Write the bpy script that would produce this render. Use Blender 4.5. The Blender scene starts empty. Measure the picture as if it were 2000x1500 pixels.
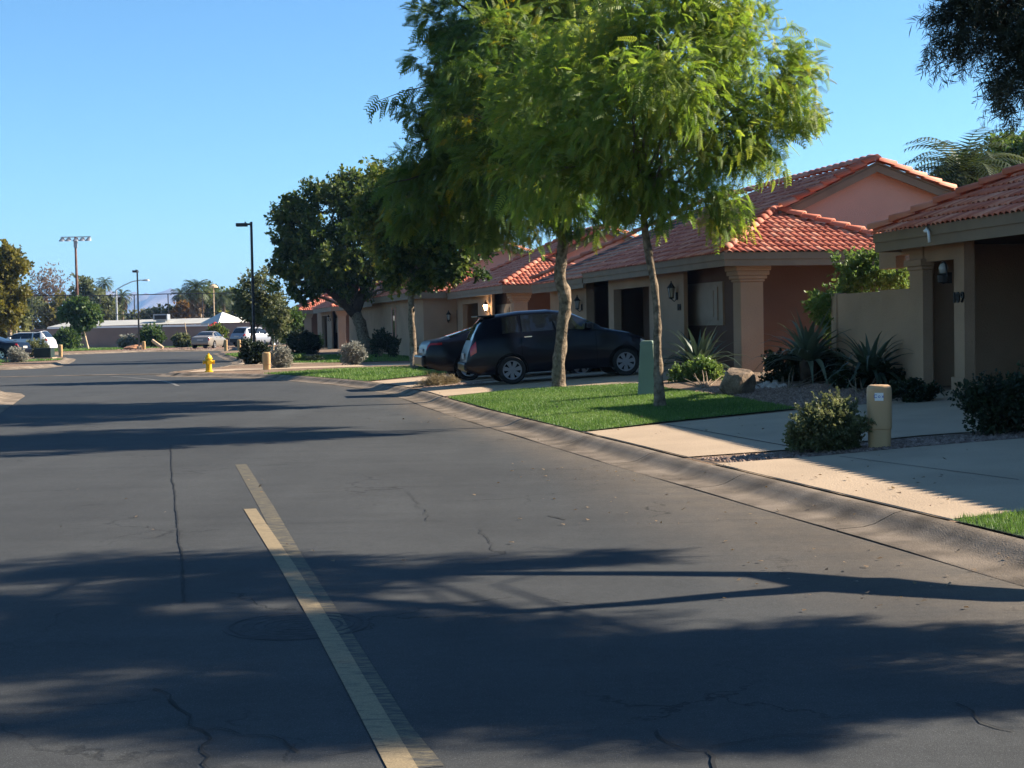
import bpy, bmesh, math, random
import numpy as np
from mathutils import Vector, Matrix
from mathutils.geometry import delaunay_2d_cdt

S = bpy.context.scene
COL = S.collection
R = math.radians
rnd = random.Random(7)

# ------------------------------------------------------------------ camera, sky, sun, exposure
FPX = 3040.0            # focal length in pixels of a 2000 px wide picture
ROLL, PITCH, CAMH = 0.018, math.atan(114 / 3040.0), 1.55
cam = bpy.data.cameras.new('Camera')
cam.sensor_width = 36.0
cam.lens = 36.0 * FPX / 2000.0
cam.clip_end = 40000
cam.clip_start = 0.1
co = bpy.data.objects.new('Camera', cam)
COL.objects.link(co)
co.matrix_world = (Matrix.Translation((0, 0, CAMH)) @ Matrix.Rotation(math.pi / 2 - PITCH, 4, 'X')
                   @ Matrix.Rotation(-ROLL, 4, 'Z'))
S.camera = co

SUN_AZ, SUN_EL = R(77), R(30.5)
sund = Vector((math.sin(SUN_AZ) * math.cos(SUN_EL), math.cos(SUN_AZ) * math.cos(SUN_EL), math.sin(SUN_EL)))
W = bpy.data.worlds.new('World')
S.world = W
W.use_nodes = True
nt = W.node_tree
nt.nodes.clear()
sky = nt.nodes.new('ShaderNodeTexSky')
sky.sky_type = 'NISHITA'
sky.sun_disc = False
sky.sun_elevation = SUN_EL
sky.sun_rotation = SUN_AZ
sky.altitude = 300
sky.air_density = 1.0
sky.dust_density = 0.1
sky.ozone_density = 2.5
bg = nt.nodes.new('ShaderNodeBackground')
bg.inputs['Strength'].default_value = 0.052
wo = nt.nodes.new('ShaderNodeOutputWorld')
tint = nt.nodes.new('ShaderNodeMix'); tint.data_type = 'RGBA'; tint.blend_type = 'MULTIPLY'; tint.inputs['Factor'].default_value = 1.0
tint.inputs[7].default_value = (0.62, 0.95, 1.16, 1)      # the deep clean blue of a dry winter sky
nt.links.new(sky.outputs[0], tint.inputs[6])
nt.links.new(tint.outputs[2], bg.inputs[0])
nt.links.new(bg.outputs[0], wo.inputs[0])

sl = bpy.data.lights.new('Sun', 'SUN')
sl.energy = 5.0
sl.angle = R(0.53)
sl.color = (1.0, 0.90, 0.76)
so = bpy.data.objects.new('Sun', sl)
COL.objects.link(so)
so.rotation_euler = sund.to_track_quat('Z', 'Y').to_euler()

S.view_settings.view_transform = 'Standard'
S.view_settings.look = 'None'
S.view_settings.exposure = 1.66
S.view_settings.gamma = 1.0
S.cycles.max_bounces = 6
S.cycles.transparent_max_bounces = 8

# ------------------------------------------------------------------ helpers: places
def ray(px, py):
    x = (px - 1000) / FPX; y = -(py - 750) / FPX
    c, s = math.cos(ROLL), math.sin(ROLL)
    xr, yr = x * c + y * s, -x * s + y * c
    cp, sp = math.cos(PITCH), math.sin(PITCH)
    return xr, cp + yr * sp, -sp + yr * cp

def at(px, py, D):
    x, y, z = ray(px, py); t = D / y
    return Vector((x * t, D, CAMH + z * t))

def gp(px, py, z=0.0):
    x, y, zz = ray(px, py); t = (z - CAMH) / zz
    return (x * t, y * t)

KERB = [(7.2, -8), (4.62, 4), (3.26, 9.95), (1.88, 16.05), (0.86, 20.74), (-0.80, 28.4), (-2.2, 36.0), (-3.6, 41.0),
        (-5.4, 45.6), (-7.85, 50.4), (-9.8, 52.6), (-11.4, 53.9), (-12.2, 55.2), (-12.0, 57.4), (-11.4, 61), (-11.9, 70.5),
        (-15.4, 86), (-19.3, 104), (-20.2, 108), (-19.6, 111), (-17, 113), (-8, 116), (30, 128)]
KA = np.array(KERB)

def kdist(x, y):
    x = np.asarray(x, float); y = np.asarray(y, float)
    best = np.full(x.shape, 1e9)
    for (ax, ay), (bx, by) in zip(KERB[:-1], KERB[1:]):
        dx, dy = bx - ax, by - ay
        t = np.clip(((x - ax) * dx + (y - ay) * dy) / (dx * dx + dy * dy), 0, 1)
        best = np.minimum(best, np.hypot(x - ax - t * dx, y - ay - t * dy))
    return best

def zf(x, y):
    d = kdist(x, y)
    f = np.clip((62 - np.asarray(y, float)) / 24, 0.15, 1)
    return 0.11 + f * 0.052 * np.minimum(d, 6.2)

def gz(px, py, extra=0.0):
    z = 0.2
    for _ in range(12):
        x, y = gp(px, py, z); z = float(zf(x, y)) + extra
    return Vector((x, y, z))

# ------------------------------------------------------------------ helpers: objects
def tag(o, label=None, cat=None, group=None, kind=None):
    if label: o['label'] = label
    if cat: o['category'] = cat
    if group: o['group'] = group
    if kind: o['kind'] = kind
    return o

def empty(name, loc, label=None, cat=None, group=None, rz=0.0):
    o = bpy.data.objects.new(name, None)
    COL.objects.link(o)
    o.location = loc
    o.rotation_euler = (0, 0, rz)
    o.empty_display_size = 0.2
    return tag(o, label, cat, group)

def copy_tree(o, parent=None):
    c = o.copy(); COL.objects.link(c)
    if parent is not None: c.parent = parent
    for ch in list(o.children): copy_tree(ch, c)
    return c

class MB:
    def __init__(s): s.v, s.f, s.m = [], [], []
    def add(s, vs, fs, mi=0):
        b = len(s.v); s.v += [tuple(p) for p in vs]
        for f in fs: s.f.append(tuple(b + i for i in f)); s.m.append(mi)
        return s
    def box(s, a, b, fn=None, mi=0):
        (x0, y0, z0), (x1, y1, z1) = a, b
        vs = [(x0, y0, z0), (x1, y0, z0), (x1, y1, z0), (x0, y1, z0), (x0, y0, z1), (x1, y0, z1), (x1, y1, z1), (x0, y1, z1)]
        if fn: vs = [fn(*p) for p in vs]
        return s.add(vs, [(0, 3, 2, 1), (4, 5, 6, 7), (0, 1, 5, 4), (1, 2, 6, 5), (2, 3, 7, 6), (3, 0, 4, 7)], mi)
    def quad(s, *p, mi=0): return s.add(p, [tuple(range(len(p)))], mi)
    def tube(s, pts, rad, seg=8, cap=True, mi=0, sq=None):
        pts = [Vector(p) for p in pts]
        if not hasattr(rad, '__len__'): rad = [rad] * len(pts)
        vs, fs = [], []
        ref = Vector((0.31, 0.95, 0.05)).normalized()
        for i, p in enumerate(pts):
            d = (pts[min(i + 1, len(pts) - 1)] - pts[max(i - 1, 0)]).normalized()
            a = d.cross(ref)
            if a.length < 0.15: a = d.cross(Vector((1, 0, 0)))
            a.normalize(); b = d.cross(a)
            for k in range(seg):
                t = 2 * math.pi * k / seg
                rr = rad[i] * (1 if sq is None else sq(k, i))
                vs.append(p + a * (rr * math.cos(t)) + b * (rr * math.sin(t)))
        n = len(pts)
        for i in range(n - 1):
            for k in range(seg):
                k2 = (k + 1) % seg
                fs.append((i * seg + k, i * seg + k2, (i + 1) * seg + k2, (i + 1) * seg + k))
        if cap:
            fs.append(tuple(range(seg - 1, -1, -1))); fs.append(tuple((n - 1) * seg + k for k in range(seg)))
        return s.add(vs, fs, mi)
    def lathe(s, prof, seg=20, fn=None, mi=0, closed=False, ends=True):
        vs, fs = [], []
        for r, z in prof:
            for k in range(seg):
                t = 2 * math.pi * k / seg
                p = (r * math.cos(t), r * math.sin(t), z)
                vs.append(fn(*p) if fn else p)
        n = len(prof)
        for i in range(n - 1 + (1 if closed else 0)):
            j = (i + 1) % n
            for k in range(seg):
                k2 = (k + 1) % seg
                fs.append((i * seg + k, i * seg + k2, j * seg + k2, j * seg + k))
        if not closed and ends:
            if prof[0][0] > 1e-5: fs.append(tuple(range(seg - 1, -1, -1)))
            if prof[-1][0] > 1e-5: fs.append(tuple((n - 1) * seg + k for k in range(seg)))
        return s.add(vs, fs, mi)
    def build(s, name, mats, parent=None, loc=None, smooth=False, bevel=0.0, subd=0, auto=None):
        me = bpy.data.meshes.new(name)
        me.from_pydata(s.v, [], s.f)
        if not isinstance(mats, (list, tuple)): mats = [mats]
        for m in mats: me.materials.append(m)
        if len(mats) > 1: me.polygons.foreach_set('material_index', s.m)
        if smooth: me.polygons.foreach_set('use_smooth', [True] * len(s.f))
        me.validate(); me.update()
        if auto is not None and smooth:
            me.set_sharp_from_angle(angle=R(auto))
        o = bpy.data.objects.new(name, me)
        COL.objects.link(o)
        if parent is not None: o.parent = parent
        if loc is not None: o.location = loc
        if bevel:
            b = o.modifiers.new('Bevel', 'BEVEL'); b.width = bevel; b.segments = 2; b.limit_method = 'ANGLE'
        if subd:
            b = o.modifiers.new('Sub', 'SUBSURF'); b.levels = subd; b.render_levels = subd
        return o

def np_mesh(name, verts, faces, mats, parent=None, tint=None, mi=None, smooth=False):
    """verts (N,3), faces (M,k) numpy arrays"""
    me = bpy.data.meshes.new(name)
    n, (m, k) = len(verts), faces.shape
    me.vertices.add(n); me.vertices.foreach_set('co', np.ascontiguousarray(verts, np.float32).ravel())
    me.loops.add(m * k); me.loops.foreach_set('vertex_index', np.ascontiguousarray(faces, np.int32).ravel())
    me.polygons.add(m); me.polygons.foreach_set('loop_start', np.arange(0, m * k, k, dtype=np.int32))
    if not isinstance(mats, (list, tuple)): mats = [mats]
    for q in mats: me.materials.append(q)
    if mi is not None: me.polygons.foreach_set('material_index', np.ascontiguousarray(mi, np.int32))
    if smooth: me.polygons.foreach_set('use_smooth', np.ones(m, bool))
    me.update(calc_edges=True)
    if tint is not None:
        a = me.attributes.new('tint', 'FLOAT', 'POINT'); a.data.foreach_set('value', np.ascontiguousarray(tint, np.float32))
    o = bpy.data.objects.new(name, me)
    COL.objects.link(o)
    if parent is not None: o.parent = parent
    return o

# ------------------------------------------------------------------ materials
def mat(name, col, rough=0.8, var=0.15, scale=4.0, bump=0.0, bscale=40.0, metal=0.0, col2=None, spec=0.3, coat=0.0, fine=0.0):
    m = bpy.data.materials.new(name); m.use_nodes = True
    t = m.node_tree; b = t.nodes['Principled BSDF']
    b.inputs['Roughness'].default_value = rough
    b.inputs['Metallic'].default_value = metal
    b.inputs['Specular IOR Level'].default_value = spec
    if coat: b.inputs['Coat Weight'].default_value = coat; b.inputs['Coat Roughness'].default_value = 0.04
    tc = t.nodes.new('ShaderNodeTexCoord')
    n = t.nodes.new('ShaderNodeTexNoise'); n.inputs['Scale'].default_value = scale; n.inputs['Detail'].default_value = 6
    t.links.new(tc.outputs['Object'], n.inputs['Vector'])
    r = t.nodes.new('ShaderNodeValToRGB')
    c2 = col2 or tuple(min(1, c * (1 + var)) for c in col)
    c1 = tuple(c * (1 - var) for c in col)
    r.color_ramp.elements[0].position = 0.32; r.color_ramp.elements[1].position = 0.68
    r.color_ramp.elements[0].color = (*c1, 1); r.color_ramp.elements[1].color = (*c2, 1)
    t.links.new(n.outputs[0], r.inputs[0])
    out = r.outputs[0]
    if fine:
        n3 = t.nodes.new('ShaderNodeTexNoise'); n3.inputs['Scale'].default_value = bscale * 2; n3.inputs['Detail'].default_value = 2
        t.links.new(tc.outputs['Object'], n3.inputs['Vector'])
        mr = t.nodes.new('ShaderNodeMapRange'); mr.inputs[1].default_value = 0.3; mr.inputs[2].default_value = 0.7
        mr.inputs[3].default_value = 1 - fine; mr.inputs[4].default_value = 1 + fine
        t.links.new(n3.outputs[0], mr.inputs[0])
        mx = t.nodes.new('ShaderNodeVectorMath'); mx.operation = 'MULTIPLY'
        cb = t.nodes.new('ShaderNodeCombineXYZ')
        for i in range(3): t.links.new(mr.outputs[0], cb.inputs[i])
        t.links.new(out, mx.inputs[0]); t.links.new(cb.outputs[0], mx.inputs[1]); out = mx.outputs[0]
    t.links.new(out, b.inputs['Base Color'])
    if bump:
        n2 = t.nodes.new('ShaderNodeTexNoise'); n2.inputs['Scale'].default_value = bscale; n2.inputs['Detail'].default_value = 4
        t.links.new(tc.outputs['Object'], n2.inputs['Vector'])
        bp = t.nodes.new('ShaderNodeBump'); bp.inputs['Strength'].default_value = bump; bp.inputs['Distance'].default_value = 0.02
        t.links.new(n2.outputs[0], bp.inputs['Height']); t.links.new(bp.outputs[0], b.inputs['Normal'])
    return m

def leafmat(name, cols, trans=0.35, rough=0.55):
    """leaf colour ramp driven by a per-leaf random number"""
    m = bpy.data.materials.new(name); m.use_nodes = True
    t = m.node_tree; b = t.nodes['Principled BSDF']
    b.inputs['Roughness'].default_value = rough
    b.inputs['Specular IOR Level'].default_value = 0.25
    a = t.nodes.new('ShaderNodeAttribute'); a.attribute_name = 'tint'
    r = t.nodes.new('ShaderNodeValToRGB')
    el = r.color_ramp.elements
    while len(el) < len(cols): el.new(0.5)
    for i, c in enumerate(cols):
        el[i].position = i / (len(cols) - 1); el[i].color = (*c, 1)
    t.links.new(a.outputs['Fac'], r.inputs[0])
    t.links.new(r.outputs[0], b.inputs['Base Color'])
    tr = t.nodes.new('ShaderNodeBsdfTranslucent')
    hs = t.nodes.new('ShaderNodeHueSaturation'); hs.inputs['Value'].default_value = 1.5; hs.inputs['Saturation'].default_value = 1.1
    t.links.new(r.outputs[0], hs.inputs['Color']); t.links.new(hs.outputs[0], tr.inputs[0])
    mx = t.nodes.new('ShaderNodeMixShader'); mx.inputs[0].default_value = trans
    t.links.new(b.outputs[0], mx.inputs[1]); t.links.new(tr.outputs[0], mx.inputs[2])
    t.links.new(mx.outputs[0], t.nodes['Material Output'].inputs[0])
    return m

def tilemat():
    m = bpy.data.materials.new('clay tile'); m.use_nodes = True
    t = m.node_tree; b = t.nodes['Principled BSDF']; b.inputs['Roughness'].default_value = 0.75
    b.inputs['Specular IOR Level'].default_value = 0.25
    a = t.nodes.new('ShaderNodeAttribute'); a.attribute_name = 'tint'
    r = t.nodes.new('ShaderNodeValToRGB'); el = r.color_ramp.elements
    el.new(0.5)
    for i, c in enumerate([(0.38, 0.095, 0.055), (0.54, 0.155, 0.085), (0.68, 0.29, 0.18)]):
        el[i].position = i / 2; el[i].color = (*c, 1)
    tc = t.nodes.new('ShaderNodeTexCoord')
    n = t.nodes.new('ShaderNodeTexNoise'); n.inputs['Scale'].default_value = 3; n.inputs['Detail'].default_value = 8
    t.links.new(tc.outputs['Object'], n.inputs['Vector'])
    ad = t.nodes.new('ShaderNodeMath'); ad.operation = 'MULTIPLY_ADD'; ad.inputs[1].default_value = 0.8; ad.inputs[2].default_value = -0.4
    t.links.new(n.outputs[0], ad.inputs[0])
    a2 = t.nodes.new('ShaderNodeMath'); t.links.new(a.outputs['Fac'], a2.inputs[0]); t.links.new(ad.outputs[0], a2.inputs[1])
    t.links.new(a2.outputs[0], r.inputs[0]); t.links.new(r.outputs[0], b.inputs['Base Color'])
    return m

def asphalt():
    m = bpy.data.materials.new('asphalt'); m.use_nodes = True
    t = m.node_tree; b = t.nodes['Principled BSDF']; b.inputs['Roughness'].default_value = 0.85
    b.inputs['Specular IOR Level'].default_value = 0.15
    N, L = t.nodes.new, t.links.new
    geo = N('ShaderNodeNewGeometry')
    def noise(sc, det=5, vec=None, rough=0.6):
        n = N('ShaderNodeTexNoise'); n.inputs['Scale'].default_value = sc; n.inputs['Detail'].default_value = det
        n.inputs['Roughness'].default_value = rough
        L(vec or geo.outputs['Position'], n.inputs['Vector']); return n
    def math_(op, a, b_=None, c=None):
        n = N('ShaderNodeMath'); n.operation = op
        for i, v in enumerate((a, b_, c)):
            if v is None: continue
            if isinstance(v, (int, float)): n.inputs[i].default_value = v
            else: L(v, n.inputs[i])
        return n.outputs[0]
    def rng(v, a, b_, c, d):
        n = N('ShaderNodeMapRange'); L(v, n.inputs[0])
        for i, q in enumerate((a, b_, c, d)): n.inputs[i + 1].default_value = q
        return n.outputs[0]
    big = noise(0.35, 4); mid = noise(2.2, 5); sp = noise(260, 2); sp2 = noise(70, 3)
    v = math_('MULTIPLY', rng(big.outputs[0], .3, .7, .86, 1.12), rng(mid.outputs[0], .3, .7, .93, 1.07))
    v = math_('MULTIPLY', v, rng(sp.outputs[0], .3, .7, .66, 1.38))
    v = math_('MULTIPLY', v, rng(sp2.outputs[0], .3, .7, .86, 1.14))
    m18 = noise(16, 4); v = math_('MULTIPLY', v, rng(m18.outputs[0], .3, .7, .90, 1.10))
    oil = noise(1.1, 3); v = math_('MULTIPLY', v, rng(oil.outputs[0], .62, .74, 1.0, .80))
    sp3 = noise(120, 1); v = math_('MULTIPLY', v, rng(sp3.outputs[0], .60, .70, 1.0, 1.9))
    # along-the-lane wheel tracks and brush strokes of the seal coat
    mp = N('ShaderNodeMapping'); mp.inputs['Rotation'].default_value = (0, 0, -0.235); mp.inputs['Scale'].default_value = (1.1, 0.04, 1)
    L(geo.outputs['Position'], mp.inputs[0])
    st = noise(1.0, 3, mp.outputs[0]); v = math_('MULTIPLY', v, rng(st.outputs[0], .3, .7, .90, 1.1))
    mp2 = N('ShaderNodeMapping'); mp2.inputs['Rotation'].default_value = (0, 0, -0.235); mp2.inputs['Scale'].default_value = (.12, 2.2, 1)
    L(geo.outputs['Position'], mp2.inputs[0])
    st2 = noise(1.6, 5, mp2.outputs[0]); v = math_('MULTIPLY', v, rng(st2.outputs[0], .35, .65, .95, 1.05))
    # hair cracks
    wn = noise(1.6, 5)
    wv = N('ShaderNodeVectorMath'); wv.operation = 'MULTIPLY_ADD'
    wv.inputs[1].default_value = (1.1, 1.1, 0); L(wn.outputs['Color'], wv.inputs[0]); L(geo.outputs['Position'], wv.inputs[2])
    vo = N('ShaderNodeTexVoronoi'); vo.feature = 'DISTANCE_TO_EDGE'; vo.inputs['Scale'].default_value = 0.55
    L(wv.outputs[0], vo.inputs['Vector'])
    ck = rng(vo.outputs['Distance'], 0.0, 0.008, 1, 0)
    msk = noise(0.45, 3); ck = math_('MULTIPLY', ck, rng(msk.outputs[0], .48, .58, 0, .6))
    v = math_('MULTIPLY', v, math_('SUBTRACT', 1, ck))
    a = N('ShaderNodeAttribute'); a.attribute_name = 'dust'
    dn = noise(3.0, 6); d = math_('MULTIPLY', a.outputs['Fac'], rng(dn.outputs[0], .25, .7, .55, 1.1))
    mc = N('ShaderNodeMix'); mc.data_type = 'RGBA'
    L(d, mc.inputs['Factor'])
    mc.inputs[6].default_value = (0.043, 0.044, 0.043, 1); mc.inputs[7].default_value = (0.105, 0.084, 0.062, 1)
    vm = N('ShaderNodeVectorMath'); vm.operation = 'SCALE'; L(mc.outputs[2], vm.inputs[0]); L(v, vm.inputs['Scale'])
    L(vm.outputs[0], b.inputs['Base Color'])
    bp = N('ShaderNodeBump'); bp.inputs['Strength'].default_value = 0.5; bp.inputs['Distance'].default_value = 0.006
    L(math_('SUBTRACT', sp.outputs[0], math_('MULTIPLY', ck, 2)), bp.inputs['Height']); L(bp.outputs[0], b.inputs['Normal'])
    return m

def worn(name, paint, wear, under=(0.045, 0.045, 0.043)):
    """road paint worn through to the asphalt"""
    m = bpy.data.materials.new(name); m.use_nodes = True
    t = m.node_tree; b = t.nodes['Principled BSDF']; b.inputs['Roughness'].default_value = 0.8
    b.inputs['Specular IOR Level'].default_value = 0.2
    N, L = t.nodes.new, t.links.new
    geo = N('ShaderNodeNewGeometry')
    mp = N('ShaderNodeMapping'); mp.inputs['Rotation'].default_value = (0, 0, -0.235); mp.inputs['Scale'].default_value = (3, 14, 1)
    L(geo.outputs['Position'], mp.inputs[0])
    n = N('ShaderNodeTexNoise'); n.inputs['Scale'].default_value = 2.5; n.inputs['Detail'].default_value = 10; n.inputs['Roughness'].default_value = 0.7
    L(mp.outputs[0], n.inputs['Vector'])
    r = N('ShaderNodeValToRGB'); r.color_ramp.elements[0].position = wear - 0.08; r.color_ramp.elements[1].position = wear + 0.1
    r.color_ramp.elements[0].color = (*under, 1); r.color_ramp.elements[1].color = (*paint, 1)
    L(n.outputs[0], r.inputs[0])
    s = N('ShaderNodeTexNoise'); s.inputs['Scale'].default_value = 150
    L(geo.outputs['Position'], s.inputs['Vector'])
    mr = N('ShaderNodeMapRange'); mr.inputs[1].default_value = .3; mr.inputs[2].default_value = .7; mr.inputs[3].default_value = .75; mr.inputs[4].default_value = 1.2
    L(s.outputs[0], mr.inputs[0])
    vm = N('ShaderNodeVectorMath'); vm.operation = 'SCALE'; L(r.outputs[0], vm.inputs[0]); L(mr.outputs[0], vm.inputs['Scale'])
    L(vm.outputs[0], b.inputs['Base Color'])
    return m

def glass(name, col=(0.01, 0.012, 0.015)):
    m = mat(name, col, rough=0.05, var=0.05, spec=0.6)
    return m

def emit(name, col, st):
    m = bpy.data.materials.new(name); m.use_nodes = True
    b = m.node_tree.nodes['Principled BSDF']
    b.inputs['Base Color'].default_value = (*col, 1)
    b.inputs['Emission Color'].default_value = (*col, 1); b.inputs['Emission Strength'].default_value = st
    return m

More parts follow.
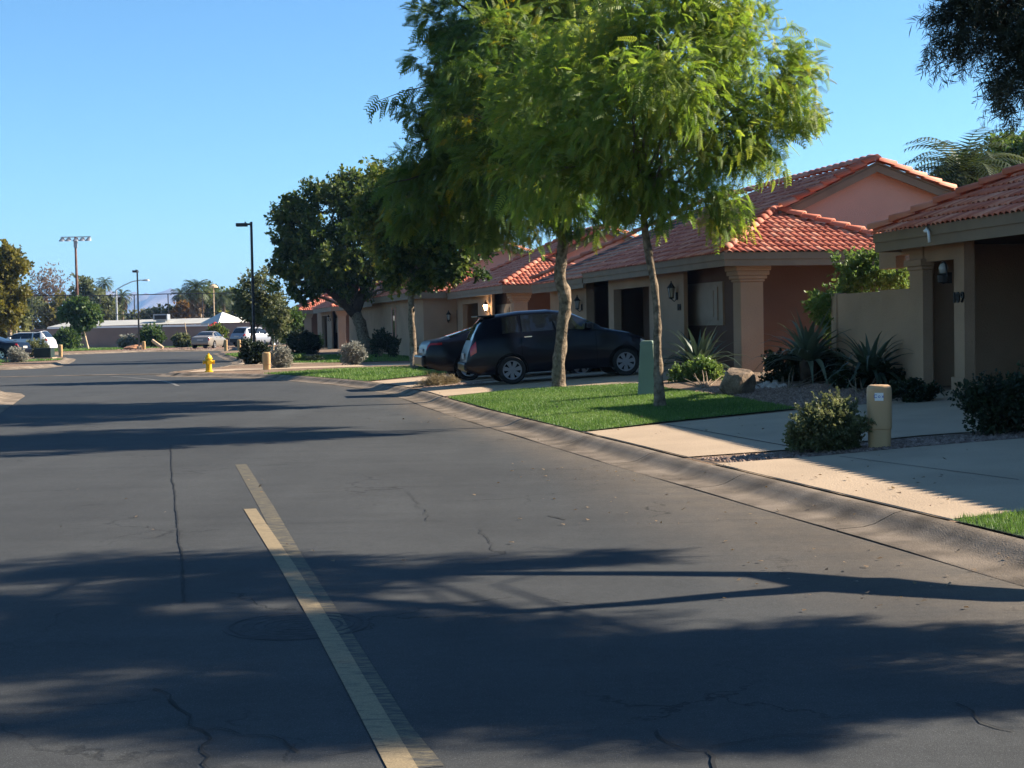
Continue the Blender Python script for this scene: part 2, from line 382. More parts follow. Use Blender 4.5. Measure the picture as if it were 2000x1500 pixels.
M = dict(
    asphalt=asphalt(), tile=tilemat(),
    stucco_shaded=mat('shaded reddish stucco', (0.13, 0.072, 0.05), 0.95, 0.08, 1.5, 0.6, 60, spec=0.1, fine=0.08),  # darker stucco: shade of the porch and end walls put into the colour
    stucco=mat('stucco', (0.37, 0.235, 0.15), 0.95, 0.12, 0.9, 0.9, 60, spec=0.1, fine=0.12),
    stucco_pink=mat('pink stucco', (0.60, 0.32, 0.235), 0.95, 0.05, 1.0, 0.6, 60, spec=0.1, fine=0.06),
    fascia=mat('painted fascia', (0.20, 0.145, 0.095), 0.7, 0.1, 2.0, 0.1, 30),
    deck=mat('roof deck', (0.05, 0.03, 0.025), 0.9, 0.1),
    door=mat('dark door', (0.035, 0.02, 0.014), 0.45, 0.2, 6),
    panel=mat('shutter panel', (0.30, 0.21, 0.145), 0.8, 0.08, 3, 0.2, 20),
    black=mat('black metal', (0.012, 0.011, 0.011), 0.5, 0.1),
    lampglass=mat('lamp glass', (0.35, 0.33, 0.30), 0.25, 0.1),
    lampon=emit('lit lamp', (1.0, 0.75, 0.42), 6.0),
    conc=mat('concrete', (0.37, 0.275, 0.185), 0.9, 0.10, 0.9, 0.35, 50, spec=0.15, fine=0.10),
    kerb=mat('kerb concrete', (0.165, 0.130, 0.096), 0.95, 0.42, 2.2, 0.3, 80, spec=0.1, fine=0.35),
    gravel_base=mat('decomposed granite', (0.19, 0.13, 0.088), 0.95, 0.25, 2.5, 0.8, 70, spec=0.1, fine=0.25),
    dirt=mat('dirt', (0.17, 0.13, 0.09), 0.95, 0.25, 0.3, 0.5, 10, spec=0.1),
    tar=mat('crack tar', (0.012, 0.012, 0.012), 0.9, 0.2),  # dark tar of the road cracks and slab joints
    grass_base=mat('turf', (0.055, 0.095, 0.022), 0.9, 0.3, 3, 0.5, 40),
    bark=mat('bark', (0.13, 0.095, 0.062), 0.95, 0.5, 11, 1.0, 30, col2=(0.27, 0.205, 0.14), spec=0.1),
    bark_dark=mat('dark bark', (0.055, 0.038, 0.028), 0.95, 0.4, 9, 1.0, 30, spec=0.1),
    palmbark=mat('palm bark', (0.13, 0.095, 0.065), 0.95, 0.35, 6, 0.8, 20),
    tan=mat('tan plastic', (0.48, 0.30, 0.15), 0.55, 0.07, 1.5, 0.1, 30),
    tan2=mat('weathered tan plastic', (0.46, 0.28, 0.12), 0.6, 0.08, 2, 0.1, 30),
    grnbox=mat('pale green paint', (0.17, 0.215, 0.15), 0.5, 0.08, 2, 0.1, 30),
    dkgreen=mat('dark green paint', (0.012, 0.026, 0.022), 0.6, 0.1, 2),
    white=mat('white paint', (0.75, 0.74, 0.70), 0.5, 0.05, 2),
    blue=mat('blue print', (0.03, 0.10, 0.35), 0.6, 0.05),
    yellow=mat('hydrant yellow', (0.62, 0.36, 0.008), 0.45, 0.1, 4, 0.1, 30),
    steel=mat('galvanised steel', (0.33, 0.34, 0.35), 0.5, 0.1, 3, metal=0.6),
    bronze=mat('dark bronze paint', (0.014, 0.013, 0.014), 0.45, 0.1),
    rust=mat('rusty pole', (0.12, 0.055, 0.035), 0.7, 0.25, 3),
    wall=mat('block wall', (0.26, 0.175, 0.14), 0.95, 0.10, 0.5, 0.4, 20, spec=0.1, fine=0.06),
    whitewall=mat('pale metal roof', (0.37, 0.355, 0.31), 0.6, 0.10, 0.8),
    canvas=mat('canvas', (0.52, 0.50, 0.45), 0.8, 0.05, 2),
    rockm=mat('granite boulder', (0.17, 0.12, 0.08), 0.95, 0.5, 5, 0.9, 20, fine=0.2),
    rocko=mat('orange boulder', (0.32, 0.15, 0.075), 0.95, 0.5, 4, 0.9, 20, fine=0.2),
    pebble=mat('pebbles', (0.20, 0.115, 0.08), 0.9, 0.5, 14, 0.4, 40, col2=(0.36, 0.25, 0.19)), pale=mat('pale stones', (0.40, 0.33, 0.27), 0.9, 0.3, 9),
    wood=mat('stake wood', (0.50, 0.36, 0.22), 0.85, 0.2, 6),
    mountain=mat('desert mountain', (0.16, 0.12, 0.095), 1.0, 0.3, 0.004, spec=0.0),
    iron=mat('cast iron', (0.036, 0.036, 0.036), 0.8, 0.25, 12, 0.3, 60, spec=0.15),
    red=mat('red cloth', (0.45, 0.04, 0.03), 0.8, 0.2, 6),
    tyre=mat('rubber', (0.012, 0.012, 0.012), 0.85, 0.1),
    rim=mat('alloy rim', (0.42, 0.42, 0.43), 0.3, 0.05, 3, metal=0.75),
    rim_dull=mat('painted rim', (0.20, 0.20, 0.21), 0.45, 0.05, 3, metal=0.3),
    well=mat('wheel well', (0.004, 0.004, 0.004), 0.95, 0.1, spec=0.05),
    cglass=glass('car glass'), chrome=mat('chrome', (0.6, 0.6, 0.62), 0.12, 0.03, metal=1.0),
    tail=mat('tail lamp', (0.28, 0.008, 0.008), 0.15, 0.1, spec=0.6), head=mat('head lamp', (0.5, 0.5, 0.5), 0.1, 0.05, spec=0.7),
    amber=mat('amber lamp', (0.5, 0.11, 0.01), 0.2, 0.1), plate=mat('number plate', (0.45, 0.42, 0.38), 0.5, 0.1, 12),
    navy=mat('navy car paint', (0.0012, 0.0018, 0.006), 0.3, 0.03, coat=0.12, spec=0.18),
    navy2=mat('dark blue car paint', (0.002, 0.0028, 0.007), 0.3, 0.03, coat=0.15, spec=0.2),
    silver=mat('champagne silver paint', (0.24, 0.21, 0.175), 0.4, 0.03, metal=0.3, coat=0.4),
    silver2=mat('silver blue paint', (0.24, 0.25, 0.28), 0.4, 0.03, metal=0.3, coat=0.4),
    carwhite=mat('white car paint', (0.62, 0.60, 0.58), 0.35, 0.03, coat=0.6),
    trim=mat('dark trim', (0.02, 0.02, 0.022), 0.6, 0.1),
    paint_new=worn('yellow road paint', (0.235, 0.178, 0.102), 0.39), paint_old=worn('faded road paint', (0.155, 0.125, 0.072), 0.51),
    paint_white=worn('faded white paint', (0.24, 0.22, 0.19), 0.48),
    lf_mesq=leafmat('mesquite leaf', [(0.045, 0.085, 0.020), (0.095, 0.150, 0.032), (0.15, 0.20, 0.038), (0.34, 0.25, 0.035)], 0.46),
    lf_bright=leafmat('bright mesquite leaf', [(0.085, 0.140, 0.026), (0.160, 0.225, 0.038), (0.24, 0.275, 0.05), (0.36, 0.32, 0.06)], 0.50),
    lf_dark=leafmat('dark tree leaf', [(0.026, 0.046, 0.013), (0.064, 0.094, 0.023), (0.14, 0.155, 0.034), (0.30, 0.25, 0.045)], 0.40),
    lf_acacia=leafmat('narrow acacia leaf', [(0.016, 0.024, 0.016), (0.032, 0.044, 0.026), (0.05, 0.055, 0.03)], 0.25),
    lf_olive=leafmat('olive leaf', [(0.06, 0.072, 0.032), (0.115, 0.128, 0.055), (0.175, 0.175, 0.075)], 0.38),
    lf_yellow=leafmat('yellowing leaf', [(0.09, 0.085, 0.02), (0.15, 0.13, 0.028), (0.20, 0.16, 0.03)], 0.35),
    lf_brown=leafmat('dry brown leaf', [(0.11, 0.07, 0.045), (0.17, 0.11, 0.07), (0.21, 0.15, 0.10)], 0.2),
    lf_orange=leafmat('autumn leaf', [(0.16, 0.085, 0.02), (0.24, 0.13, 0.03)], 0.3),
    lf_green=leafmat('shrub leaf', [(0.035, 0.065, 0.018), (0.07, 0.11, 0.03), (0.12, 0.16, 0.04)], 0.3),
    lf_lime=leafmat('lime shrub leaf', [(0.07, 0.12, 0.03), (0.13, 0.18, 0.045), (0.22, 0.24, 0.06)], 0.35),
    lf_sage=leafmat('grey sage leaf', [(0.17, 0.17, 0.14), (0.26, 0.25, 0.20), (0.33, 0.30, 0.24)], 0.2),
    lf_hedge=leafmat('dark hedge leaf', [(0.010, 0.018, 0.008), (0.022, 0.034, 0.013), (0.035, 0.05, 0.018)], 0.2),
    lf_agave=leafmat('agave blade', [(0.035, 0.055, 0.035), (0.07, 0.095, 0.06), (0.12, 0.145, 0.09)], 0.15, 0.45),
    lf_palm=leafmat('palm frond', [(0.025, 0.040, 0.016), (0.05, 0.07, 0.025), (0.085, 0.10, 0.035)], 0.25),
    lf_palmdry=leafmat('dry palm frond', [(0.15, 0.10, 0.055), (0.20, 0.14, 0.08)], 0.2),
    lf_grass=leafmat('grass blade', [(0.055, 0.105, 0.022), (0.095, 0.165, 0.034), (0.135, 0.205, 0.048), (0.20, 0.23, 0.09)], 0.3),
    lf_drygrass=leafmat('dry grass blade', [(0.16, 0.12, 0.06), (0.22, 0.17, 0.09)], 0.2),
)

# ------------------------------------------------------------------ ground, road, kerbs
def poly_mesh(poly, step, zfun, off=0.0, name='patch', mats=None, parent=None, bbox=None, smooth=True):
    pts = []; n = len(poly)
    edges = []
    for i in range(n):
        a, b = Vector(poly[i]), Vector(poly[(i + 1) % n])
        k = max(1, int((b - a).length / step))
        for j in range(k): pts.append(a + (b - a) * (j / k))
    nb = len(pts)
    edges = [(i, (i + 1) % nb) for i in range(nb)]
    xs = [p.x for p in pts]; ys = [p.y for p in pts]
    for gx in np.arange(min(xs), max(xs), step):
        for gy in np.arange(min(ys), max(ys), step):
            pts.append(Vector((gx + 0.013, gy + 0.017)))
    vs, _, fs, *_ = delaunay_2d_cdt([Vector((p[0], p[1])) for p in pts], edges, [list(range(nb))], 1, 1e-4)
    X = np.array([v.x for v in vs]); Y = np.array([v.y for v in vs])
    Z = zfun(X, Y) + off
    F = np.array([list(f) for f in fs if len(f) == 3], np.int32)
    V = np.stack([X, Y, Z], 1)
    a, b, c = V[F[:, 0]], V[F[:, 1]], V[F[:, 2]]
    up = np.cross(b - a, c - a)[:, 2] < 0
    F[up] = F[up][:, ::-1]
    if name is None: return V, F
    return np_mesh(name, V, F, mats, parent, smooth=smooth)

def ground_sheet():
    xs = np.array([-4900, -2500, -700, -200, -60, 60, 200, 700, 2500, 4900.]); ys = np.array([-600, -100, 0, 150, 400, 1200, 4000, 9100.])
    X, Y = np.meshgrid(xs, ys); V = np.stack([X.ravel(), Y.ravel(), np.full(X.size, -0.03)], 1)
    nx = len(xs); F = [(j * nx + i, j * nx + i + 1, (j + 1) * nx + i + 1, (j + 1) * nx + i) for j in range(len(ys) - 1) for i in range(nx - 1)]
    tag(np_mesh('ground', V, np.array(F), M['dirt']), kind='structure')
ground_sheet()

def road_sheet():
    xs = np.concatenate([np.arange(-75, -14, 4), np.arange(-14, 5, 0.35), np.arange(5, 45, 4)])
    ys = np.concatenate([np.arange(-12, 4, 2), np.arange(4, 34, 0.4), np.arange(34, 64, 1.0), np.arange(64, 145, 4)])
    X, Y = np.meshgrid(xs, ys); nx = len(xs)
    F = np.array([(j * nx + i, j * nx + i + 1, (j + 1) * nx + i + 1, (j + 1) * nx + i) for j in range(len(ys) - 1) for i in range(nx - 1)])
    V = np.stack([X.ravel(), Y.ravel(), np.zeros(X.size)], 1)
    o = np_mesh('road', V, F, M['asphalt'])
    d = kdist(V[:, 0], V[:, 1])
    w = 0.62 + 0.95 * np.exp(-((V[:, 1] - 9.5) / 6.5) ** 2)
    du = .85 * np.clip(1.1 - (d - 0.55) / w, 0, 1) * np.clip((60 - V[:, 1]) / 30, 0.3, 1)
    a = o.data.attributes.new('dust', 'FLOAT', 'POINT'); a.data.foreach_set('value', du.astype(np.float32))
    tag(o, kind='structure')
road_sheet()

def resample(pts, step):
    P = [Vector(p) for p in pts]; out = []
    # Chaikin corner cutting once for soft bends
    Q = [P[0]]
    for a, b in zip(P[:-1], P[1:]): Q += [a * .75 + b * .25, a * .25 + b * .75]
    Q.append(P[-1])
    for a, b in zip(Q[:-1], Q[1:]):
        k = max(1, int((b - a).length / step))
        out += [a + (b - a) * (j / k) for j in range(k)]
    out.append(Q[-1]); return out

def kerb_mesh(name, line, side, step, joints=3.05, scale=1.0, lip=0.124):
    """rolled kerb with a gutter pan; side=+1 when the land lies to the right of the line"""
    pts = resample(line, step)
    prof = [(-.66, .005), (-.63, .011), (-.40, .018), (-.30, .036), (-.20, .075), (-.11, lip - .014), (-.02, lip), (.0, lip - .004), (.012, -.02)]
    rings = []; acc = 0.0; nxt = 1.2
    for i, p in enumerate(pts):
        d = (pts[min(i + 1, len(pts) - 1)] - pts[max(i - 1, 0)]).normalized()
        nrm = Vector((d.y, -d.x)) * side
        if i: acc += (p - pts[i - 1]).length
        wob = 0.004 * math.sin(acc * 1.7) + 0.004 * math.sin(acc * 0.63 + 1)
        rings.append((p, nrm, d, wob, 0))
        if joints and acc > nxt and i < len(pts) - 1:
            for s_, low in ((.02, 0), (.024, 1), (.036, 1), (.04, 0)):
                rings.append((p + d * s_, nrm, d, wob, low))
            nxt += joints
    mb = MB(); n = len(prof)
    vs = []
    for p, nrm, d, wob, low in rings:
        for (o_, z) in prof:
            q = p + nrm * (o_ * scale + (wob if o_ < -.5 else 0)); vs.append((q.x, q.y, z + wob * .6 - (0.02 if low and z > 0.004 else 0)))
    fs = []
    for i in range(len(rings) - 1):
        for k in range(n - 1):
            a, b, c, d_ = i * n + k, i * n + k + 1, (i + 1) * n + k + 1, (i + 1) * n + k
            fs.append((a, d_, c, b) if side < 0 else (a, b, c, d_)[::-1])
    mb.add(vs, fs)
    o = mb.build(name, M['kerb'], smooth=True, auto=50)
    return tag(o, kind='structure')
kerb_mesh('kerb', KERB, 1, 0.45, scale=.86)

yard_poly = [(x, y) for x, y in [tuple(p) for p in resample(KERB, 1.0)]] + [(120, 150), (120, -8)]
# land starts just behind the kerb
def offset_line(pts, off):
    out = []
    for i, p in enumerate(pts):
        d = (pts[min(i + 1, len(pts) - 1)] - pts[max(i - 1, 0)]).normalized()
        out.append(p + Vector((d.y, -d.x)) * off)
    return out
KB = [tuple(p) for p in offset_line(resample(KERB, 1.0), 0.02)]
V_, F_ = None, None
yard = poly_mesh(KB + [(40, 128), (40, -8)], 1.0, zf, 0, 'yard_soil', M['gravel_base'])
tag(yard, kind='structure')

LEFT_A = [(x - .6, y) for x, y in [(-3.4, -8), (-6.0, 10), (-8.7, 24.5), (-10.35, 31.4), (-11.6, 36.2), (-12.5, 39.8), (-13.6, 41.6), (-15.4, 42.9), (-22, 45.2), (-60, 52)]]
LEFT_B = [(-60, 62), (-30, 67.2), (-22.3, 68.6), (-21.6, 71.0), (-22.2, 75), (-24.6, 85), (-27.0, 94.2), (-28.4, 97.6), (-31, 100), (-40, 102), (-70, 103)]
FAR = [(-75, 109), (-40, 112), (-34, 113), (-31.2, 117), (-29.6, 121.5), (-27, 122), (-24, 120.5), (-20, 122), (-8, 126.5), (28, 139)]
flat = lambda z: (lambda X, Y: np.full(np.shape(X), z))
for ln, clos, nm in ((LEFT_A, [(-60, -8)], 'verge'), (LEFT_B, [], 'verge'), (FAR, [(45, 420), (-140, 420), (-140, 109)], 'verge')):
    kerb_mesh('kerb', ln, -1, 0.8, joints=0 if ln is FAR else 3.05)
    pl = [tuple(p) for p in offset_line(resample(ln, 1.5), -0.02)] + clos
    o = poly_mesh(pl, 4.0 if ln is not FAR else 20.0, flat(0.115), 0, nm, M['gravel_base']); tag(o, kind='structure')

# road paint
def strip(name, pts, w, z, m, ends=None):
    mb = MB(); vs = []
    P = [Vector(p) for p in pts]
    if not hasattr(w, '__len__'):
        Q = []
        for a, b in zip(P[:-1], P[1:]):
            k = max(1, int((b - a).length / .06)); Q += [a + (b - a) * (j / k) for j in range(k)]
        P = Q + [P[-1]]; rs = random.Random(len(P)); w = [w * rs.uniform(.985, 1.01) for _ in P]
    for i, p in enumerate(P):
        d = (P[min(i + 1, len(P) - 1)] - P[max(i - 1, 0)]).normalized(); n = Vector((d.y, -d.x))
        ww = w[i] if hasattr(w, '__len__') else w
        vs += [(*(p - n * ww / 2), z), (*(p + n * ww / 2), z)]
    mb.add(vs, [(2 * i, 2 * i + 1, 2 * i + 3, 2 * i + 2) for i in range(len(P) - 1)])
    return tag(mb.build(name, m), kind='structure')
strip('lane_line', [gp(785, 1500), gp(720, 1382), gp(641, 1240), gp(560, 1105), gp(488, 994.5)], 0.106, 0.0046, M['paint_new'])
o_ = Vector(gp(785, 1500)); d_ = (o_ - Vector(gp(720, 1382))).normalized()
strip('lane_line', [o_ + d_ * 3, o_ - d_ * .0], 0.106, 0.0046, M['paint_new'])
strip('old_lane_line', [gp(470, 907), gp(520, 990), gp(574, 1090), gp(640, 1200), gp(770, 1420), gp(833, 1500)], 0.13, 0.0022, M['paint_old'])
strip('old_lane_line', [gp(x, y) for x, y in ((348, 754), (337, 749), (320, 744.5), (290, 740.5), (255, 737.5), (215, 735))], 0.11, 0.004, M['paint_white'])
strip('valley_gutter', [(-30, 55.5), (-18.5, 57.0), (-15, 57.4), (-12.6, 57.0), (-12.1, 55.6)], 0.6, 0.012, M['kerb'])

# long cracks and the seam between the asphalt lanes
def crack(pxs, w, jit, seed):
    r = random.Random(seed); pts = [Vector(gp(*p)) for p in pxs]; out = []
    for a, b in zip(pts[:-1], pts[1:]):
        L = (b - a).length; k = max(2, int(L / 0.07)); n = Vector((-(b - a).y, (b - a).x)).normalized()
        off = 0
        for j in range(k):
            off = off * .75 + r.uniform(-jit, jit)
            out.append(a + (b - a) * (j / k) + n * off)
    return out, [w * r.uniform(.35, 1.2) for _ in out]
CR = MB()
for i, (pxs, w, j) in enumerate([
        ([(333, 870), (337, 940), (350, 1040), (357, 1110), (362, 1180)], .016, .006),
        ([(310, 1345), (365, 1400), (408, 1435), (402, 1480), (395, 1520)], .014, .03),
        ([(408, 1432), (460, 1425), (520, 1440), (560, 1460), (610, 1480)], .010, .03),
        ([(610, 1480), (720, 1462), (800, 1456)], .008, .02),
        ([(1290, 1428), (1330, 1458), (1384, 1468), (1382, 1490), (1378, 1520)], .014, .03),
        ([(1384, 1462), (1450, 1452), (1560, 1437), (1700, 1440)], .006, .02),
        ([(1860, 1375), (1910, 1400), (1950, 1425), (2010, 1435)], .010, .02),
        ([(1072, 1008), (1090, 1012), (1113, 1018)], .03, .004),
        ([(935, 1030), (960, 1060), (985, 1082)], .008, .03),
        ([(800, 960), (830, 1000), (845, 1020)], .008, .03),
        ([(480, 1025), (620, 1022), (760, 1018), (900, 1018)], .007, .01),
        ([(1070, 862), (1100, 872), (1130, 878)], .008, .03)]):
    pts, ws = crack(pxs, w, j, i); vs = []
    for q, p in enumerate(pts):
        d = (pts[min(q + 1, len(pts) - 1)] - pts[max(q - 1, 0)]).normalized(); n = Vector((d.y, -d.x))
        vs += [(*(p - n * ws[q] / 2), .0062), (*(p + n * ws[q] / 2), .0062)]
    CR.add(vs, [(2 * q, 2 * q + 1, 2 * q + 3, 2 * q + 2) for q in range(len(pts) - 1)])
tag(CR.build('road_cracks', M['tar']), kind='structure')

# manhole cover lying in the lane
def manhole():
    p = gp(580, 1222)
    mb = MB()
    mb.lathe([(0.385, .0008), (0.38, .003), (0.352, .0034), (0.345, .001)], 48, ends=False)
    e = empty('manhole_cover', (p[0], p[1], 0), 'round dark iron manhole cover crossed by the yellow lane line', 'manhole cover')
    mb.build('rim', M['iron'], e, smooth=True, auto=30)
    m2 = MB(); pr = [(.34, .002)]
    for r in (.29, .23, .17, .11, .05): pr += [(r + .012, .002), (r + .009, .0035), (r - .003, .0035), (r - .006, .002)]
    pr.append((0, .002)); m2.lathe(pr, 48, ends=False); m2.build('lid', M['iron'], e)
manhole()

# ------------------------------------------------------------------ paving on the right: driveways, gravel, lawns
def kb_between(y0, y1):      # points of the kerb back between two y values, near to far
    out = []
    L = [p for p in resample(KERB, 0.5)]
    L = offset_line(L, 0.03)
    ys = [p.y for p in L]
    for p in L:
        if y0 < p.y < y1 and p.y < 58: out.append((p.x, p.y))
    def atY(y):
        for a, b in zip(L[:-1], L[1:]):
            if a.y <= y <= b.y: t = (y - a.y) / max(1e-6, b.y - a.y); return (a.x + (b.x - a.x) * t, y)
    return [atY(y0)] + out + [atY(y1)]

def pave(name, poly, off, m, step=0.8):
    return tag(poly_mesh(poly, step, zf, off, name, M[m]), kind='structure')
tp = lambda px, py: tuple(gz(px, py)[:2])
DB_far = [tp(1420, 906), tp(1600, 893), tp(1800, 874), tp(2000, 858)]
yB0, yB1 = 10.98, DB_far[0][1]
pave('driveway', kb_between(yB0, yB1) + DB_far[1:] + [(12, 20.3), (12, 12.6), (7, 11.6), (4.2, 11.25)], 0.012, 'conc')
DA_near = [tp(1362, 893), tp(1540, 880), tp(1700, 862), tp(1800, 852), tp(2000, 838)]
DA_far = [tp(1150, 845), tp(1300, 829), tp(1560, 803), tp(1680, 792), tp(1800, 780)]
pave('driveway', kb_between(DA_near[0][1], DA_far[0][1]) + DA_far[1:] + [(8.2, 26.5), (11, 23)] + DA_near[:0:-1], 0.012, 'conc')
DC_near = [tp(866, 775), tp(1010, 761), tp(1240, 750)]
DC_far = [tp(800, 768), tp(880, 756), tp(1000, 742), tp(1150, 735)]
pave('driveway', kb_between(DC_near[0][1], 36.0) + [tp(870, 752), tp(1000, 742), (7.5, 41), (8, 36.5)] + DC_near[:0:-1], 0.012, 'conc')
pave('driveway', kb_between(36.9, 41.5) + [(-1.4, 43.2), (4, 47), (6, 43), (1.5, 39.6), (-1.4, 37.5)], 0.012, 'conc')
pave('driveway', [(-11.3, 54.3), (-8.2, 54.8), (-4, 55.4), (1, 57.5), (1, 61.5), (-5, 59.6), (-8.5, 58.2), (-11.5, 57.4)], 0.012, 'conc')
pave('driveway', [(-11.6, 63.5), (-4, 65), (-4, 69), (-11.8, 68.4)], 0.012, 'conc')
# thin edging and expansion joints
def seam(a, b, w=0.02, off=0.016):
    A, B = Vector(a), Vector(b); n = Vector((-(B - A).y, (B - A).x)).normalized() * w / 2
    k = max(2, int((B - A).length / .5)); mb = MB(); vs = []
    for i in range(k + 1):
        p = A + (B - A) * (i / k)
        for q in (p - n, p + n): vs.append((q.x, q.y, float(zf(q.x, q.y)) + off))
    mb.add(vs, [(2 * i, 2 * i + 1, 2 * i + 3, 2 * i + 2) for i in range(k)])
    return tag(mb.build('expansion_joint', M['tar']), kind='structure')
seam(tp(1302, 831), tp(1541, 874))
seam(tp(1640, 894), tp(1990, 940), .012)
# dark gap where the slabs meet the kerb
gapl = MB()
gl = offset_line(resample(KERB, 0.3), 0.035); gl = [p for p in gl if 3 < p.y < 57]
vs = []; r_ = random.Random(3)
for i, p in enumerate(gl):
    d = (gl[min(i + 1, len(gl) - 1)] - gl[max(i - 1, 0)]).normalized(); n = Vector((d.y, -d.x)); w = r_.uniform(.008, .022)
    for q in (p - n * w, p + n * w): vs.append((q.x, q.y, float(zf(q.x, q.y)) + .019))
gapl.add(vs, [(2 * i, 2 * i + 1, 2 * i + 3, 2 * i + 2) for i in range(len(gl) - 1)])
tag(gapl.build('expansion_joint', M['tar']), kind='structure')

def lawn(poly, dens, hgt=0.05, wid=0.009, zfun=zf, step=0.5, off=0.02, seed=1, dry=0.04, label='lawn'):
    V, F = poly_mesh(poly, step, zfun, off, None)
    g = np.random.default_rng(seed)
    a, b, c = V[F[:, 0]], V[F[:, 1]], V[F[:, 2]]
    ar = np.linalg.norm(np.cross(b - a, c - a), axis=1) / 2
    n = int(ar.sum() * dens)
    t = g.choice(len(F), n, p=ar / ar.sum()); u, v = g.random(n), g.random(n)
    fl = u + v > 1; u[fl], v[fl] = 1 - u[fl], 1 - v[fl]
    p = a[t] + (b[t] - a[t]) * u[:, None] + (c[t] - a[t]) * v[:, None]
    th = g.random(n) * 2 * np.pi; h = hgt * g.uniform(.5, 1.35, n); lean = g.uniform(0, .7, n); th2 = g.random(n) * 2 * np.pi
    dx = np.stack([np.cos(th), np.sin(th), np.zeros(n)], 1) * (wid / 2)
    tip = p + np.stack([np.cos(th2) * lean * h, np.sin(th2) * lean * h, h], 1)
    BV = np.concatenate([p - dx, p + dx, tip], 1).reshape(-1, 3)
    BF = np.arange(3 * n).reshape(-1, 3) + len(V)
    # patches of paler and deeper turf
    pt = .35 + .25 * np.sin(p[:, 0] * 1.9 + np.sin(p[:, 1] * 1.3)) * np.sin(p[:, 1] * 1.1 + 1) + g.normal(0, .2, n)
    pt = np.where(g.random(n) < dry, 1.0, np.clip(pt, 0, .85))
    tint = np.concatenate([np.zeros(len(V)), np.repeat(pt, 3)])
    o = np_mesh('lawn', np.concatenate([V, BV]), np.concatenate([F, BF]), [M['grass_base'], M['lf_grass']], tint=tint,
                mi=np.concatenate([np.zeros(len(F)), np.ones(n)]))
    return tag(o, label=label, cat='lawn', kind='stuff')
lawn(kb_between(6, 10.9) + [(4.25, 11.15), (7, 11.5), (8, 8), (6, 5.5)], 4500, .04, .006, seed=2, label='small sunlit lawn beside the near driveway')
lawn(kb_between(DA_far[0][1] + .05, 31.2) + [tp(1010, 763), tp(1240, 752), tp(1340, 766), tp(1420, 776), tp(1555, 800), tp(1300, 826)], 2200, .036, .012, seed=3, label='green lawn under the two kerbside trees')
lawn(kb_between(41.9, 50.6) + [(-5.6, 52.6), (-3.0, 52.0), (-2.4, 47), (-1.7, 44.2)], 400, .06, .025, seed=4, step=1, label='sunlit lawn strip beyond the parked sedan')
lawn([(-9.3, 66), (-7.5, 64.5), (-1.5, 63.5), (2, 66), (0, 80), (-6, 84), (-10, 82)], 120, .07, .05, seed=5, step=2, label='lawn around the leaning dark tree')
lawn([(-12.3, 74), (-11, 72), (-10.0, 72), (-12, 92), (-17.2, 98), (-17.3, 94)], 100, .07, .05, seed=6, step=2, label='lawn by the far kerb bend')
zl = flat(0.115)
lawn([(-40, 80), (-26.0, 79.0), (-24.6, 84.5), (-25.2, 87.5), (-40, 86.5)], 60, .07, .05, zl, seed=7, step=3, label='lawn under the dark utility cabinet')
lawn([(-40, 71.5), (-25, 71.8), (-24.0, 74), (-26, 75.6), (-40, 76)], 60, .07, .05, zl, seed=17, step=3, label='lawn strip beside the dark car at the left')
lawn([(-60, 133), (-38, 124), (-33, 132), (-28, 146), (-60, 146)], 30, .09, .09, zl, seed=8, step=5, label='grass strip along the far block wall')

# gravel bed with loose stones
def stones(name, poly, n, s0, s1, m, label, seed=1, zfun=zf, off=0.0, cat='gravel'):
    V, F = poly_mesh(poly, 0.5, zfun, off, None)
    g = np.random.default_rng(seed)
    a, b, c = V[F[:, 0]], V[F[:, 1]], V[F[:, 2]]
    ar = np.linalg.norm(np.cross(b - a, c - a), axis=1)
    t = g.choice(len(F), n, p=ar / ar.sum()); u, v = g.random(n), g.random(n)
    fl = u + v > 1; u[fl], v[fl] = 1 - u[fl], 1 - v[fl]
    p = a[t] + (b[t] - a[t]) * u[:, None] + (c[t] - a[t]) * v[:, None]
    octv = np.array([(1, 0, 0), (0, 1, 0), (-1, 0, 0), (0, -1, 0), (.3, .2, .8), (-.2, -.3, .75)])
    octf = np.array([(0, 1, 4), (1, 2, 4), (2, 5, 4), (2, 3, 5), (3, 0, 5), (0, 4, 5)])
    th = g.random(n) * 2 * np.pi; s = g.uniform(s0, s1, n)
    rx = octv[None, :, :] * g.uniform(.7, 1.25, (n, 6, 3))
    X = rx[..., 0] * np.cos(th)[:, None] - rx[..., 1] * np.sin(th)[:, None]
    Y = rx[..., 0] * np.sin(th)[:, None] + rx[..., 1] * np.cos(th)[:, None]
    B = np.stack([X, Y, rx[..., 2]], 2) * s[:, None, None] + p[:, None, :]
    BF = (octf[None] + (np.arange(n) * 6)[:, None, None]).reshape(-1, 3)
    o = np_mesh(name, B.reshape(-1, 3), BF, m)
    return tag(o, label=label, cat=cat, kind='stuff')
strip_poly = [tp(1372, 897), tp(1540, 884), tp(1700, 866), tp(1800, 856), tp(1990, 842), (12, 21.8), (12, 20.4), tp(2000, 856), tp(1800, 872), tp(1600, 891), tp(1425, 904)]
stones('gravel', strip_poly, 9000, .010, .028, M['pebble'], 'reddish gravel strip between the two driveways', 1, off=.004)
stones('gravel', [tp(1330, 768), tp(1430, 752), tp(1600, 752), tp(1780, 776), tp(1690, 789), tp(1560, 797), tp(1440, 775)], 5000, .015, .04, M['pebble'], 'shaded gravel bed in front of the agaves', 2, off=.004)
stones('gravel', [tp(868, 757), tp(960, 751), tp(930, 746), tp(830, 752), tp(826, 760)], 900, .015, .035, M['pebble'], 'narrow planted gravel strip between two parked cars', 3)
stones('gravel', [(-29.4, 123), (-24, 122.3), (-21, 124), (-22, 133), (-31, 136), (-33, 130)], 1500, .04, .10, M['pebble'], 'desert gravel around the far lamp post', 4, zl)

